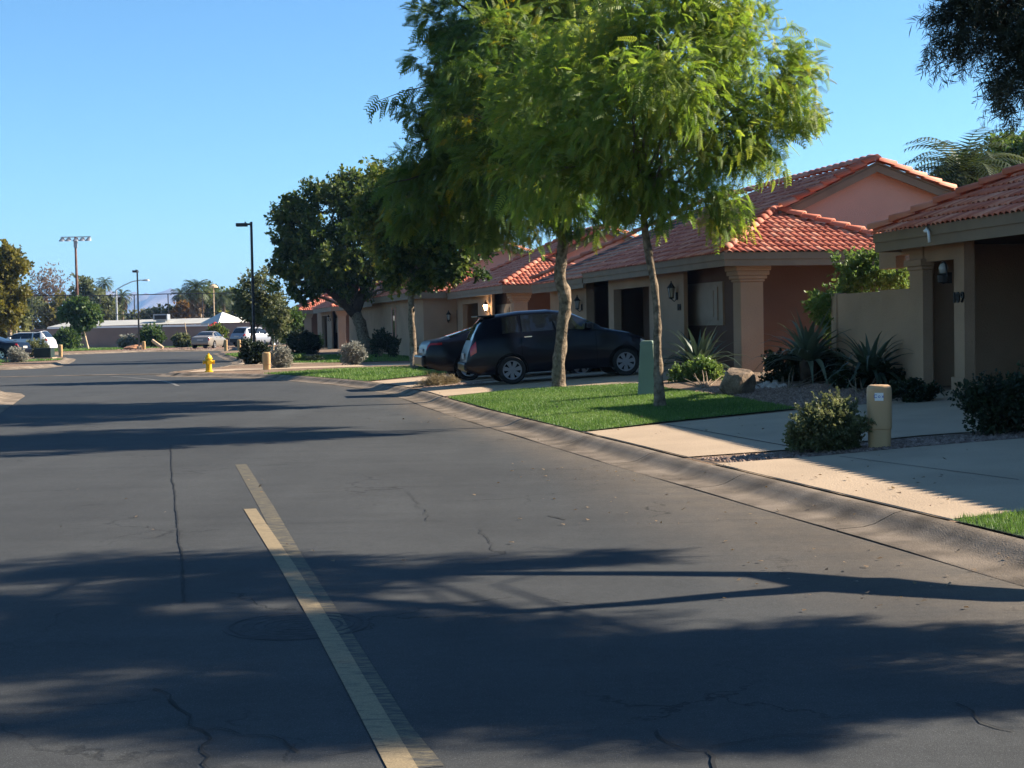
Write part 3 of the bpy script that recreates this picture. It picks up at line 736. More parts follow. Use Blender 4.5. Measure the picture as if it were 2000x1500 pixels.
# ------------------------------------------------------------------ foliage
def rot_from_x(d, roll):
    """rotation matrices (N,3,3) taking +X to d, rolled about it"""
    d = d / np.linalg.norm(d, axis=1, keepdims=True)
    up = np.tile(np.array([0., 0., 1.]), (len(d), 1))
    up[np.abs(d[:, 2]) > .95] = (1, 0, 0)
    y = np.cross(up, d); y /= np.linalg.norm(y, axis=1, keepdims=True)
    z = np.cross(d, y)
    c, s = np.cos(roll)[:, None], np.sin(roll)[:, None]
    return np.stack([d, y * c + z * s, -y * s + z * c], 2)

def T_frond(pairs=9, w=0.30, droop=.5, leafw=.055):
    vs, fs = [], []
    for i in range(pairs):
        t = (i + .6) / pairs; x = t * (1 - .12 * t * droop); z = -droop * t * t * .6
        L = w * (1 - .55 * t) * (1 if i else .7)
        for s in (-1, 1):
            b = len(vs)
            vs += [(x - leafw / 2, .006 * s, z), (x + leafw, .006 * s, z - .01), (x + leafw * 1.6 + .06, s * L, z - L * .35), (x + .05, s * L * .9, z - L * .33)]
            fs.append((b, b + 1, b + 2, b + 3))
    b = len(vs); vs += [(0, -.008, 0), (0, .008, 0), (.9, .004, -droop * .55), (.9, -.004, -droop * .55)]; fs.append((b, b + 1, b + 2, b + 3))
    return np.array(vs), np.array(fs)

def T_sprig(n=7, L=.42, w=.13, seed=0):
    r = random.Random(seed); vs, fs = [], []
    for i in range(n):
        t = (i + .5) / n; a = r.uniform(0, 6.28); el = r.uniform(-.5, .6)
        d = Vector((.55, math.cos(a) * .8, math.sin(a) * .8)).normalized(); p = Vector((t * .8, 0, -.15 * t * t))
        sd = d.cross(Vector((r.uniform(-1, 1), r.uniform(-1, 1), r.uniform(-1, 1)))).normalized() * w * r.uniform(.7, 1.2)
        l = L * r.uniform(.7, 1.15); b = len(vs)
        vs += [p, p + d * l * .5 + sd, p + d * l, p + d * l * .5 - sd]; fs.append((b, b + 1, b + 2, b + 3))
    return np.array([tuple(v) for v in vs]), np.array(fs)

def T_narrow(n=9, L=.55, w=.028, seed=0):
    r = random.Random(seed); vs, fs = [], []
    for i in range(n):
        t = (i + .5) / n; a = r.uniform(0, 6.28); p = Vector((t * .9, 0, -.25 * t * t))
        d = Vector((.45, math.cos(a) * .8, math.sin(a) * .6 - .35)).normalized()
        sd = d.cross(Vector((r.uniform(-1, 1), r.uniform(-1, 1), r.uniform(-1, 1)))).normalized() * w
        l = L * r.uniform(.7, 1.15); b = len(vs); mid = p + d * l * .55 + Vector((0, 0, -.02)); end = p + d * l + Vector((0, 0, -.16 * l))
        vs += [p - sd * .3, p + sd * .3, mid + sd, mid - sd, end + sd * .15, end - sd * .15]
        fs += [(b, b + 1, b + 2, b + 3), (b + 3, b + 2, b + 4, b + 5)]
    b = len(vs); vs += [Vector((0, -.008, 0)), Vector((0, .008, 0)), Vector((.9, .004, -.2)), Vector((.9, -.004, -.2))]; fs.append((b, b + 1, b + 2, b + 3))
    return np.array([tuple(v) for v in vs]), np.array(fs)

def T_quad():
    return np.array([(0, -.22, 0), (.5, -.4, .06), (1, 0, -.08), (.5, .4, .06)], float), np.array([(0, 1, 2, 3)])

def place(name, tmpl, pos, dirs, size, tint, m, parent, seed=0, rollr=.6):
    """copies of a leaf template merged into one crown mesh"""
    g = np.random.default_rng(seed)
    tl = tmpl if isinstance(tmpl, list) else [tmpl]
    VV, FF, TT, base = [], [], [], 0
    pick = g.integers(0, len(tl), len(pos))
    for k, (tv, tf) in enumerate(tl):
        ix = np.where(pick == k)[0]; n = len(ix)
        if not n: continue
        Rm = rot_from_x(dirs[ix], g.normal(0, rollr, n))
        P = np.einsum('nij,vj->nvi', Rm, tv) * size[ix][:, None, None] + pos[ix][:, None, :]
        VV.append(P.reshape(-1, 3))
        FF.append((tf[None] + (np.arange(n) * len(tv))[:, None, None]).reshape(-1, tf.shape[1]) + base)
        TT.append(np.repeat(tint[ix], len(tv))); base += n * len(tv)
    return np_mesh(name, np.concatenate(VV), np.concatenate(FF), m, parent, tint=np.concatenate(TT))

def cloud(blobs, n, seed, clumps=14, sig=.2, shell=(.55, 1.05), droop=.35, top_tint=0.0):
    """leaf positions gathered in clumps over the shells of several blobs: x,y,z,rx,ry,rz"""
    g = np.random.default_rng(seed)
    B = np.array(blobs, float)
    wt = (B[:, 3] * B[:, 4] * B[:, 5]) ** .72; wt /= wt.sum()
    P, D, T = [], [], []
    for b, w in zip(B, wt):
        k = max(4, int(round(clumps * (w * len(B)) ** .7))); m = max(1, int(n * w / k))
        d = g.normal(size=(k, 3)); d /= np.linalg.norm(d, axis=1, keepdims=True)
        rr = g.uniform(*shell, k)[:, None]
        cc = d * rr
        ct = g.normal(0, .16, k)
        q = cc[:, None, :] + np.clip(g.normal(0, sig, (k, m, 3)), -1.8 * sig, 1.8 * sig)
        P.append((q * b[None, None, 3:6] + b[None, None, :3]).reshape(-1, 3))
        dd = d[:, None, :] * .9 + g.normal(0, .55, (k, m, 3)); dd[..., 2] -= droop
        D.append(dd.reshape(-1, 3))
        tt = .38 + ct[:, None] + g.normal(0, .17, (k, m)) + top_tint * (q[..., 2])
        T.append(tt.reshape(-1))
    return np.concatenate(P), np.concatenate(D), np.clip(np.concatenate(T), 0, 1)

def branchy(trunk_pts, trunk_r, blobs, seed, m, parent, name='trunk', seg=9, limb_r=.5, start=-1, sub=2, lump=.12):
    r = random.Random(seed); mb = MB()
    ph = [r.uniform(0, 6) for _ in range(8)]
    sq = lambda k, i: 1 + lump * math.sin(k * 2.1 + ph[0] + i * .9) + lump * .6 * math.sin(k * 3.3 + i * 1.7 + ph[1])
    # refine the trunk line
    tp_ = [Vector(p) for p in trunk_pts]; rr = list(trunk_r); fine, fr = [], []
    for i in range(len(tp_) - 1):
        p0, p1, p2, p3 = tp_[max(i - 1, 0)], tp_[i], tp_[i + 1], tp_[min(i + 2, len(tp_) - 1)]
        for j in range(5):
            t = j / 5
            fine.append(0.5 * ((2 * p1) + (p2 - p0) * t + (2 * p0 - 5 * p1 + 4 * p2 - p3) * t * t + (3 * p1 - p0 - 3 * p2 + p3) * t ** 3))
            fr.append(rr[i] + (rr[i + 1] - rr[i]) * t)
    fine.append(tp_[-1]); fr.append(rr[-1])
    mb.tube(fine, fr, seg, sq=sq)
    for b in blobs:
        c = Vector(b[:3]); p0 = tp_[start] if r.random() < .75 else tp_[start - 1]
        r0 = rr[start] * limb_r
        mid = p0.lerp(c, .5) + Vector((r.uniform(-.1, .1), r.uniform(-.1, .1), r.uniform(0, .15))) * (c - p0).length
        mb.tube([p0, p0.lerp(mid, .5) + Vector((0, 0, .04)), mid, mid.lerp(c, .6), c], [r0, r0 * .85, r0 * .6, r0 * .45, r0 * .2], 6)
        for _ in range(sub):
            d = Vector((r.gauss(0, 1), r.gauss(0, 1), r.gauss(0, .7))).normalized()
            e = c + Vector((d.x * b[3], d.y * b[4], d.z * b[5])) * .8
            s = mid.lerp(c, r.uniform(.1, .8))
            mb.tube([s, s.lerp(e, .5) + Vector((0, 0, .05)), e], [r0 * .35, r0 * .22, r0 * .06], 5)
    return mb.build(name, m, parent, smooth=True)

FR = [T_frond(8, .25, .5, .046), T_frond(7, .28, .8, .050), T_frond(9, .22, .3, .042)]
SP = [T_sprig(seed=i) for i in range(4)]
NA = [T_narrow(seed=i) for i in range(4)]
QD = T_quad()

def pb(px, py, r, D, dd=0, ry=None, rz=None):
    """blob centred where a picture point lies at distance D+dd, radius given in picture units"""
    p = at(px, py, D + dd); s = (D + dd) / FPX
    return (p.x, p.y, p.z, r * s, (ry if ry else r) * s, (rz if rz else r) * s)

def tree(name, label, base, trunk_pts, trunk_r, blobs, n, size, leaf, tm, seed, bark='bark', group=None, clumps=14, sig=.2,
         droop=.35, start=-1, limb_r=.5, shell=(.55, 1.05), sub=2, cat='tree', rollr=.6):
    e = empty(name, base, label, cat, group)
    loc = Vector(base)
    bl = [(b[0] - loc.x, b[1] - loc.y, b[2] - loc.z, *b[3:]) for b in blobs]
    tr = [Vector(p) - loc for p in trunk_pts]
    branchy(tr, trunk_r, bl, seed, M[bark], e, start=start, limb_r=limb_r, sub=sub)
    P, D, T = cloud(bl, n, seed, clumps, sig, shell, droop)
    g = np.random.default_rng(seed + 5)
    place('crown', tm, P, D, size * g.uniform(.7, 1.3, len(P)), T, M[leaf], e, seed, rollr)
    return e

# nearest tree on the lawn, bright feathery crown
D2 = 24.3
b2 = gz(1288, 797)
t2 = [b2 - Vector((0, 0, .05)), at(1287, 745, D2), at(1284, 690, D2), at(1284, 640, D2), at(1281, 580, D2), at(1273, 530, D2), at(1265, 485, D2), at(1258, 430, D2), at(1252, 370, D2)]
r2 = [.115, .076, .066, .060, .055, .057, .064, .05, .04]
bl2 = [pb(1180, 110, 130, D2, .6), pb(1330, 70, 140, D2, 0), pb(1460, 120, 120, D2, -.3), pb(1530, 190, 85, D2, -.2), pb(1565, 150, 50, D2, -.2), pb(1560, 235, 40, D2, -.2), pb(1090, 200, 120, D2, .5),
       pb(1240, 220, 140, D2, -.6), pb(1380, 230, 130, D2, -.5), pb(1120, 300, 110, D2, -.2), pb(1250, 330, 100, D2, -.4), pb(1370, 365, 82, D2, -.3),
       pb(1435, 388, 50, D2, -.1), pb(1050, 330, 80, D2, .3), pb(1170, 380, 64, D2, 0), pb(1300, 398, 50, D2, .2), pb(1480, 260, 75, D2, .1), pb(1250, 0, 120, D2, .3), pb(1400, -10, 100, D2, .2), pb(1330, 170, 110, D2, 1.7), pb(1200, 260, 95, D2, 1.6), pb(1300, 150, 100, D2, -1.7), pb(1400, 280, 75, D2, 1.4)]
tree('mesquite_tree', 'slender kerbside tree with bright yellow green feathery crown, nearest on the lawn', b2, t2, r2, bl2, 15500, .225, 'lf_bright', FR, 11, clumps=18, sig=.2,
     droop=.35, start=-1, limb_r=.6, sub=3)

# the bigger tree behind it, with a kinked trunk
D1 = 32.3
b1 = gz(1090, 758)
t1 = [b1 - Vector((0, 0, .05)), at(1092, 710, D1), at(1097, 650, D1), at(1102, 610, D1), at(1104, 580, D1), at(1094, 545, D1), at(1096, 505, D1), at(1103, 455, D1), at(1100, 390, D1)]
r1 = [.165, .13, .12, .125, .135, .125, .115, .12, .10]
bl1 = [pb(960, 80, 110, D1, .4), pb(1080, 30, 120, D1, 0), pb(1010, -60, 110, D1, 0), pb(1180, -40, 120, D1, .4), pb(920, 180, 90, D1, .6), pb(1000, 190, 110, D1, 0),
       pb(890, 270, 85, D1, .8), pb(960, 310, 110, D1, .3), pb(865, 350, 88, D1, 1.2), pb(950, 400, 80, D1, .6), pb(1040, 385, 85, D1, -.2), pb(1030, 270, 110, D1, -.6),
       pb(1130, 412, 52, D1, -.3), pb(825, 415, 62, D1, 1.4), pb(1180, 250, 120, D1, 1.4), pb(1170, 438, 36, D1, 0), pb(872, 100, 48, D1, .6), pb(862, 190, 40, D1, .5), pb(790, 385, 60, D1, 1.6), pb(870, 40, 40, D1, .2), pb(845, 120, 42, D1, .4), pb(850, 40, 42, D1, .3), pb(830, 220, 40, D1, .6), pb(835, 300, 48, D1, .8),
       pb(1000, 100, 105, D1, -2.4), pb(930, 220, 85, D1, -2.2), pb(1000, 320, 90, D1, -2.3), pb(1080, 200, 105, D1, -2.7), pb(970, 50, 105, D1, 2.9), pb(1050, 150, 110, D1, 3.2), pb(930, 250, 90, D1, 3.0), pb(1000, 370, 70, D1, 2.6), pb(1110, 60, 110, D1, 3.2), pb(1100, 320, 85, D1, 2.8)]
big = tree('mesquite_tree', 'large kerbside tree with dense feathery crown and kinked trunk beside the parked wagon', b1, t1, r1, bl1, 27500, .285, 'lf_mesq', FR, 12, clumps=20, sig=.19,
           droop=.35, start=-1, limb_r=.55, sub=3)
def stray_fronds():
    g = np.random.default_rng(5); P, Dr = [], []
    for (a, b, k) in (((850, 165), (730, 200), 26), ((850, 270), (790, 290), 14), ((890, 45), (825, 60), 16), ((900, 10), (870, -10), 6), ((800, 350), (735, 372), 12)):
        A, B = at(*a, D1 + .4), at(*b, D1 + .2)
        tw = MB(); tw.tube([A + (A - B) * .6 - big.location, A - big.location, A.lerp(B, .5) + Vector((0, 0, .05)) - big.location, B - big.location], [.022, .016, .010, .004], 5)
        tw.build('twig', M['bark_dark'], big)
        for i in range(k):
            p = A.lerp(B, i / k) + Vector(g.normal(0, .06, 3)); P.append(p - big.location)
            Dr.append(((B - A).normalized() * .7 + Vector((g.normal(0, .3), g.normal(0, .3), -.55 + g.normal(0, .3))))[:])
    o = place('drooping_spray', FR, np.array(P), np.array(Dr), np.full(len(P), .42), np.full(len(P), .25), M['lf_mesq'], big, 3)
stray_fronds()

# third tree whose thin trunk stands left of the parked sedan
D3 = 50.0
b3 = gz(809, 722)
t3 = [b3 - Vector((0, 0, .05)), at(808, 690, D3), at(805, 650, D3), at(803, 610, D3), at(803, 570, D3), at(806, 530, D3)]
bl3 = [pb(770, 380, 62, D3), pb(830, 400, 70, D3), pb(760, 440, 60, D3), pb(820, 470, 60, D3), pb(880, 460, 60, D3, -.4), pb(900, 500, 48, D3, -.6), pb(780, 500, 45, D3), pb(860, 520, 40, D3, -.3), pb(900, 400, 60, D3, .4), pb(740, 400, 40, D3), pb(930, 470, 34, D3, -.4), pb(800, 540, 30, D3)]
tree('shade_tree', 'dark broad tree whose thin sunlit trunk rises left of the parked sedan', b3, t3, [.15, .12, .11, .10, .09, .08], bl3, 6500, .36, 'lf_dark', SP, 13, clumps=18, sig=.2, start=-1, sub=2, rollr=1.5)

# round dark tree with forked leaning trunk
D4 = 80.0
b4 = gz(717, 694)
t4 = [b4 - Vector((0, 0, .05)), at(712, 665, D4), at(704, 635, D4), at(696, 615, D4), at(690, 605, D4)]
bl4 = [pb(580, 440, 48, D4), pb(640, 410, 55, D4), pb(700, 400, 55, D4), pb(575, 500, 46, D4), pb(640, 490, 60, D4, -1), pb(710, 480, 60, D4, -1), pb(600, 535, 42, D4), pb(660, 530, 40, D4, -1),
       pb(740, 540, 38, D4), pb(760, 450, 48, D4), pb(690, 365, 30, D4), pb(570, 405, 24, D4), pb(730, 385, 40, D4), pb(590, 568, 18, D4), pb(785, 560, 30, D4), pb(555, 470, 26, D4), pb(560, 545, 22, D4)]
e4 = tree('shade_tree', 'rounded dense dark tree on a stout leaning trunk that forks low', b4, t4, [.38, .32, .29, .30, .20], bl4, 8000, .46, 'lf_dark', SP, 14, clumps=20, sig=.19, start=-1, limb_r=.5, sub=2, shell=(.5, 1.0), rollr=1.5)
def fork4():
    mb = MB(); loc = e4.location
    for pts, rr in (([(694, 612), (672, 590), (648, 572), (625, 555)], [.34, .27, .2, .14]), ([(692, 610), (701, 590), (710, 568), (712, 540)], [.30, .27, .23, .16])):
        mb.tube([at(*p, D4) - loc for p in pts], rr, 9)
    mb.build('limb', M['bark_dark'], e4, smooth=True)
fork4()

# acacia standing just right of the picture: overhanging fringe and the shadow on the road
def acacia():
    def lift(px, py, h, z=0.0):          # point of the tree whose shadow falls on this spot
        x, y = gp(px, py, z); k = (h - z) / math.tan(SUN_EL)
        return Vector((x + k * math.sin(SUN_AZ), y + k * math.cos(SUN_AZ), h))
    base = Vector((4.55, 8.85, float(zf(4.55, 8.85)) - .05))
    e = empty('acacia_tree', base, 'overhanging tree with drooping narrow leaves at the upper right corner', 'tree')
    fork = lift(1650, 1140, 2.0)
    mb = MB()
    mb.tube([base - base, Vector((4.6, 9.1, .7)) - base, lift(1990, 1164, 1.2) - base, lift(1800, 1153, 1.6) - base, fork - base], [.22, .19, .17, .17, .21], 10)
    B = []; ra = random.Random(4)
    for (px, py, r) in ((60, 1190, .55), (300, 1165, .5), (600, 1135, .5), (900, 1110, .45), (1150, 1092, .35), (0, 1290, .75), (250, 1270, .7), (520, 1240, .6), (760, 1250, .6), (1000, 1275, .6), (1240, 1300, .6), (1480, 1260, .5), (1720, 1245, .42), (1900, 1270, .42),
                        (330, 1370, .55), (600, 1345, .6), (880, 1370, .6), (1150, 1385, .55), (1420, 1360, .6), (1680, 1340, .55), (1860, 1370, .4), (120, 1400, .45), (480, 1410, .4), (1500, 1420, .3), (-150, 1250, .7)):
        fx = gp(px, py)[0]; h = min(6.4, max(3.0, (6.7 - fx + ra.uniform(-.9, .9)) / 1.62)); c = lift(px, py, h)
        B.append((c.x, c.y, c.z, r * ra.uniform(.9, 1.25), r, r * .85))
    def limb(pts, rr): mb.tube([p - base for p in pts], rr, 8)
    limb([fork, lift(1500, 1122, 2.25), lift(1250, 1120, 2.7), lift(1000, 1120, 3.2), lift(800, 1122, 3.7), Vector((5.6, 12.3, 4.4))], [.17, .10, .08, .07, .06, .03])
    limb([fork, lift(1560, 1152, 2.3), lift(1400, 1164, 2.6), lift(1250, 1178, 2.9), lift(1000, 1195, 3.5), Vector((6.0, 11.2, 4.8))], [.17, .12, .09, .08, .07, .03])
    for b in B:
        c = Vector(b[:3]); st = ra.choice([lift(1000, 1195, 3.5), lift(800, 1122, 3.7), Vector((6.0, 11.2, 4.8)), Vector((5.6, 12.3, 4.4)), lift(1100, 1188, 3.3)])
        mb.tube([p - base for p in (st, st.lerp(c, .5) + Vector((ra.uniform(-.2, .2), ra.uniform(-.2, .2), .25)), c)], [.015, .011, .006], 5)
    # fringe that hangs into the picture
    fringe = [pb(1960, 20, 110, 11.6), pb(2050, 90, 120, 11.6), pb(1900, 50, 60, 11.5), pb(1980, 130, 60, 11.5), pb(1850, 60, 40, 11.4), pb(1960, 190, 40, 11.4), pb(2080, -60, 150, 11.8), pb(1990, 225, 20, 11.4),
              pb(1815, 85, 22, 11.4), pb(1830, 130, 16, 11.4), pb(1880, 0, 50, 11.5), pb(2060, 190, 60, 11.6)]
    for b in fringe[:4]:
        mb.tube([Vector((5.0, 10.9, 4.7)) - base, Vector((4.3, 11.3, 4.25)) - base, Vector(b[:3]) - base], [.04, .025, .008], 6)
    mb.build('trunk', M['bark_dark'], e, smooth=True)
    f = lambda L: [(b[0] - base.x, b[1] - base.y, b[2] - base.z, *b[3:]) for b in L]
    P1, D1_, T1 = cloud(f(B), 13500, 31, 11, .21, (.2, 1.05), .5)
    P2, D2_, T2 = cloud(f(fringe), 4200, 32, 12, .26, (.2, 1.05), .5)
    g = np.random.default_rng(2)
    P, D, T = np.concatenate([P1, P2]), np.concatenate([D1_, D2_]), np.concatenate([T1, T2])
    D[:, 0] -= .2
    sz = np.concatenate([np.full(len(P1), .22), np.full(len(P2), .13)]) * g.uniform(.75, 1.25, len(P))
    place('crown', NA, P, D, sz, T, M['lf_acacia'], e, 9, 1.0)
acacia()

# ------------------------------------------------------------------ roofs
def frame(o, ang):
    a = R(ang); ux, uy = math.sin(a), math.cos(a); vx, vy = math.cos(a), -math.sin(a)
    return lambda u, v, z: Vector((o[0] + ux * u + vx * v, o[1] + uy * u + vy * v, z))

def tiles(o, e, up, T, lf, rf, pitch=.165, course=.36, seed=1, profn=5):
    """barrel tiles over a plane: o eave origin, e along the eave, up the slope; lf/rf bounds of a(t)"""
    g = random.Random(seed); n = e.cross(up).normalized()
    if n.z < 0: n = -n
    V, F, Ti = [], [], []
    prof = [(0, 0), (.16, .026), (.5, .046), (.84, .026), (1, 0)] if profn == 5 else [(0, 0), (.5, .06), (1, 0)]
    t = -0.05; row = 0
    while t < T - .05:
        t1 = min(T, t + course); tm = max(0, (t + t1) / 2)
        a0, a1 = lf(tm), rf(tm)
        a = math.floor(a0 / pitch) * pitch
        wob = g.uniform(-.006, .006)
        while a < a1:
            if a + pitch * .6 > a0:
                tt = min(1, max(0, g.gauss(.5, .30))); lift = .032 + g.uniform(-.004, .006); b = len(V)
                for (q, h) in prof:
                    p = o + e * (a + q * pitch) + up * (t - .02 + wob); V.append(p + n * (lift + h)); Ti.append(tt)
                for (q, h) in prof:
                    p = o + e * (a + q * pitch) + up * (t1 + .02); V.append(p + n * (.004 + h * .9)); Ti.append(tt)
                k = len(prof)
                for i in range(k - 1): F.append((b + i, b + i + 1, b + k + i + 1, b + k + i))
                # thickness of the tile's lower lip
                b2 = len(V)
                for (q, h) in prof: V.append(o + e * (a + .5 * pitch + (q - .5) * pitch * .9) + up * (t - .018 + wob) + n * (lift + h - .014)); Ti.append(tt)
                for i in range(k - 1): F.append((b + i, b2 + i, b2 + i + 1, b + i + 1))
            a += pitch
        t = t1; row += 1
    return V, F, Ti

def caps(p0, p1, seed=1, r=.115, seg_len=.40):
    g = random.Random(seed); V, F, Ti = [], [], []
    p0, p1 = Vector(p0), Vector(p1); d = p1 - p0; L = d.length; d.normalize()
    side = d.cross(Vector((0, 0, 1))).normalized(); up = side.cross(d)
    k = max(1, int(round(L / seg_len)))
    for i in range(k):
        a, b = p0 + d * (L * i / k - .03), p0 + d * (L * (i + 1) / k + .02)
        tt = min(1, max(0, g.gauss(.55, .2))); bs = len(V); m = 9
        for (c, rr, lift) in ((a, r * 1.12, .045), (b, r * .9, .01)):
            for j in range(m):
                th = math.pi * j / (m - 1); V.append(c + side * (rr * math.cos(th)) + up * (rr * .95 * math.sin(th) + lift)); Ti.append(tt)
        for j in range(m - 1): F.append((bs + j, bs + j + 1, bs + m + j + 1, bs + m + j))
        b2 = len(V)
        for j in range(m):
            th = math.pi * j / (m - 1); V.append(a + side * (r * .96 * math.cos(th)) + up * (r * .8 * math.sin(th) + .04)); Ti.append(tt * .8)
        for j in range(m - 1): F.append((bs + j, b2 + j, b2 + j + 1, bs + j + 1))
    return V, F, Ti

def tile_obj(name, parts, parent, origin):
    V, F, T = [], [], []
    for v, f, t in parts:
        b = len(V); V += [tuple(p - origin) for p in v]; F += [tuple(b + i for i in q) for q in f]; T += t
    return np_mesh(name, np.array(V), np.array(F), M['tile'], parent, tint=np.array(T), smooth=True)

def wall_lamp(P, u, v, z, parent, lit=False, side=-1, s=1.0):
    """carriage lamp on a bracket in front of a wall that faces -v"""
    mb = MB(); f = lambda x, y, zz: P(u + x * s, v - .17 * s + y * s, z + zz * s)
    mb.box((-.035, .12, -.22), (.035, .17, -.02), f)
    mb.tube([P(u, v - .02, z - .18 * s), P(u, v - .09 * s, z - .26 * s), P(u, v - .17 * s, z - .19 * s)], .014 * s, 6)
    mb.lathe([(.02, -.2), (.075, -.17), (.06, -.15)], 8, f); mb.lathe([(.13, .09), (.10, .12), (.04, .20), (.015, .24), (.02, .27), (0, .28)], 8, f)
    for k in range(4):
        t = math.pi / 4 + k * math.pi / 2
        mb.tube([f(.062 * math.cos(t), .062 * math.sin(t), -.16), f(.10 * math.cos(t), .10 * math.sin(t), .1)], .008 * s, 4)
    o = mb.build('wall_lamp', M['black'], parent)
    g = MB(); g.lathe([(.0, -.15), (.052, -.15), (.088, .085), (0, .088)], 8, f)
    g.build('lamp_glass', M['lampon'] if lit else M['lampglass'], o, smooth=False)
    if lit:
        pl = bpy.data.lights.new('porch_lamp_light', 'POINT'); pl.energy = 14; pl.color = (1, .72, .42); pl.shadow_soft_size = .05
        lo = bpy.data.objects.new('porch_lamp_light', pl); COL.objects.link(lo); lo.parent = o; lo.location = f(0, -.16, 0.0)
    return o

def text_part(name, body, size, m, parent, mtx, ext=.012):
    """letters or numerals, each one a mesh of its own, laid out from the centre"""
    dg = bpy.context.evaluated_depsgraph_get(); ms, adv = [], []
    for ch in body:
        c = bpy.data.curves.new('t', 'FONT'); c.body = ch; c.size = size; c.extrude = ext; c.align_x = 'LEFT'; c.align_y = 'CENTER'; c.offset = .002 * size / .2
        tmp = bpy.data.objects.new('t', c); COL.objects.link(tmp); dg.update()
        me = bpy.data.meshes.new_from_object(tmp.evaluated_get(dg)); bpy.data.objects.remove(tmp)
        xs = [v.co.x for v in me.vertices]; me.transform(Matrix.Translation((-min(xs), 0, 0))); ms.append(me); adv.append(max(xs) - min(xs))
    gap = size * .20; x = -(sum(adv) + gap * (len(adv) - 1)) / 2
    for me, a in zip(ms, adv):
        me.materials.clear(); me.materials.append(m)
        o = bpy.data.objects.new(name, me); COL.objects.link(o); o.parent = parent; o.matrix_local = mtx @ Matrix.Translation((x, 0, 0)); x += a + gap
        tag(o, None)

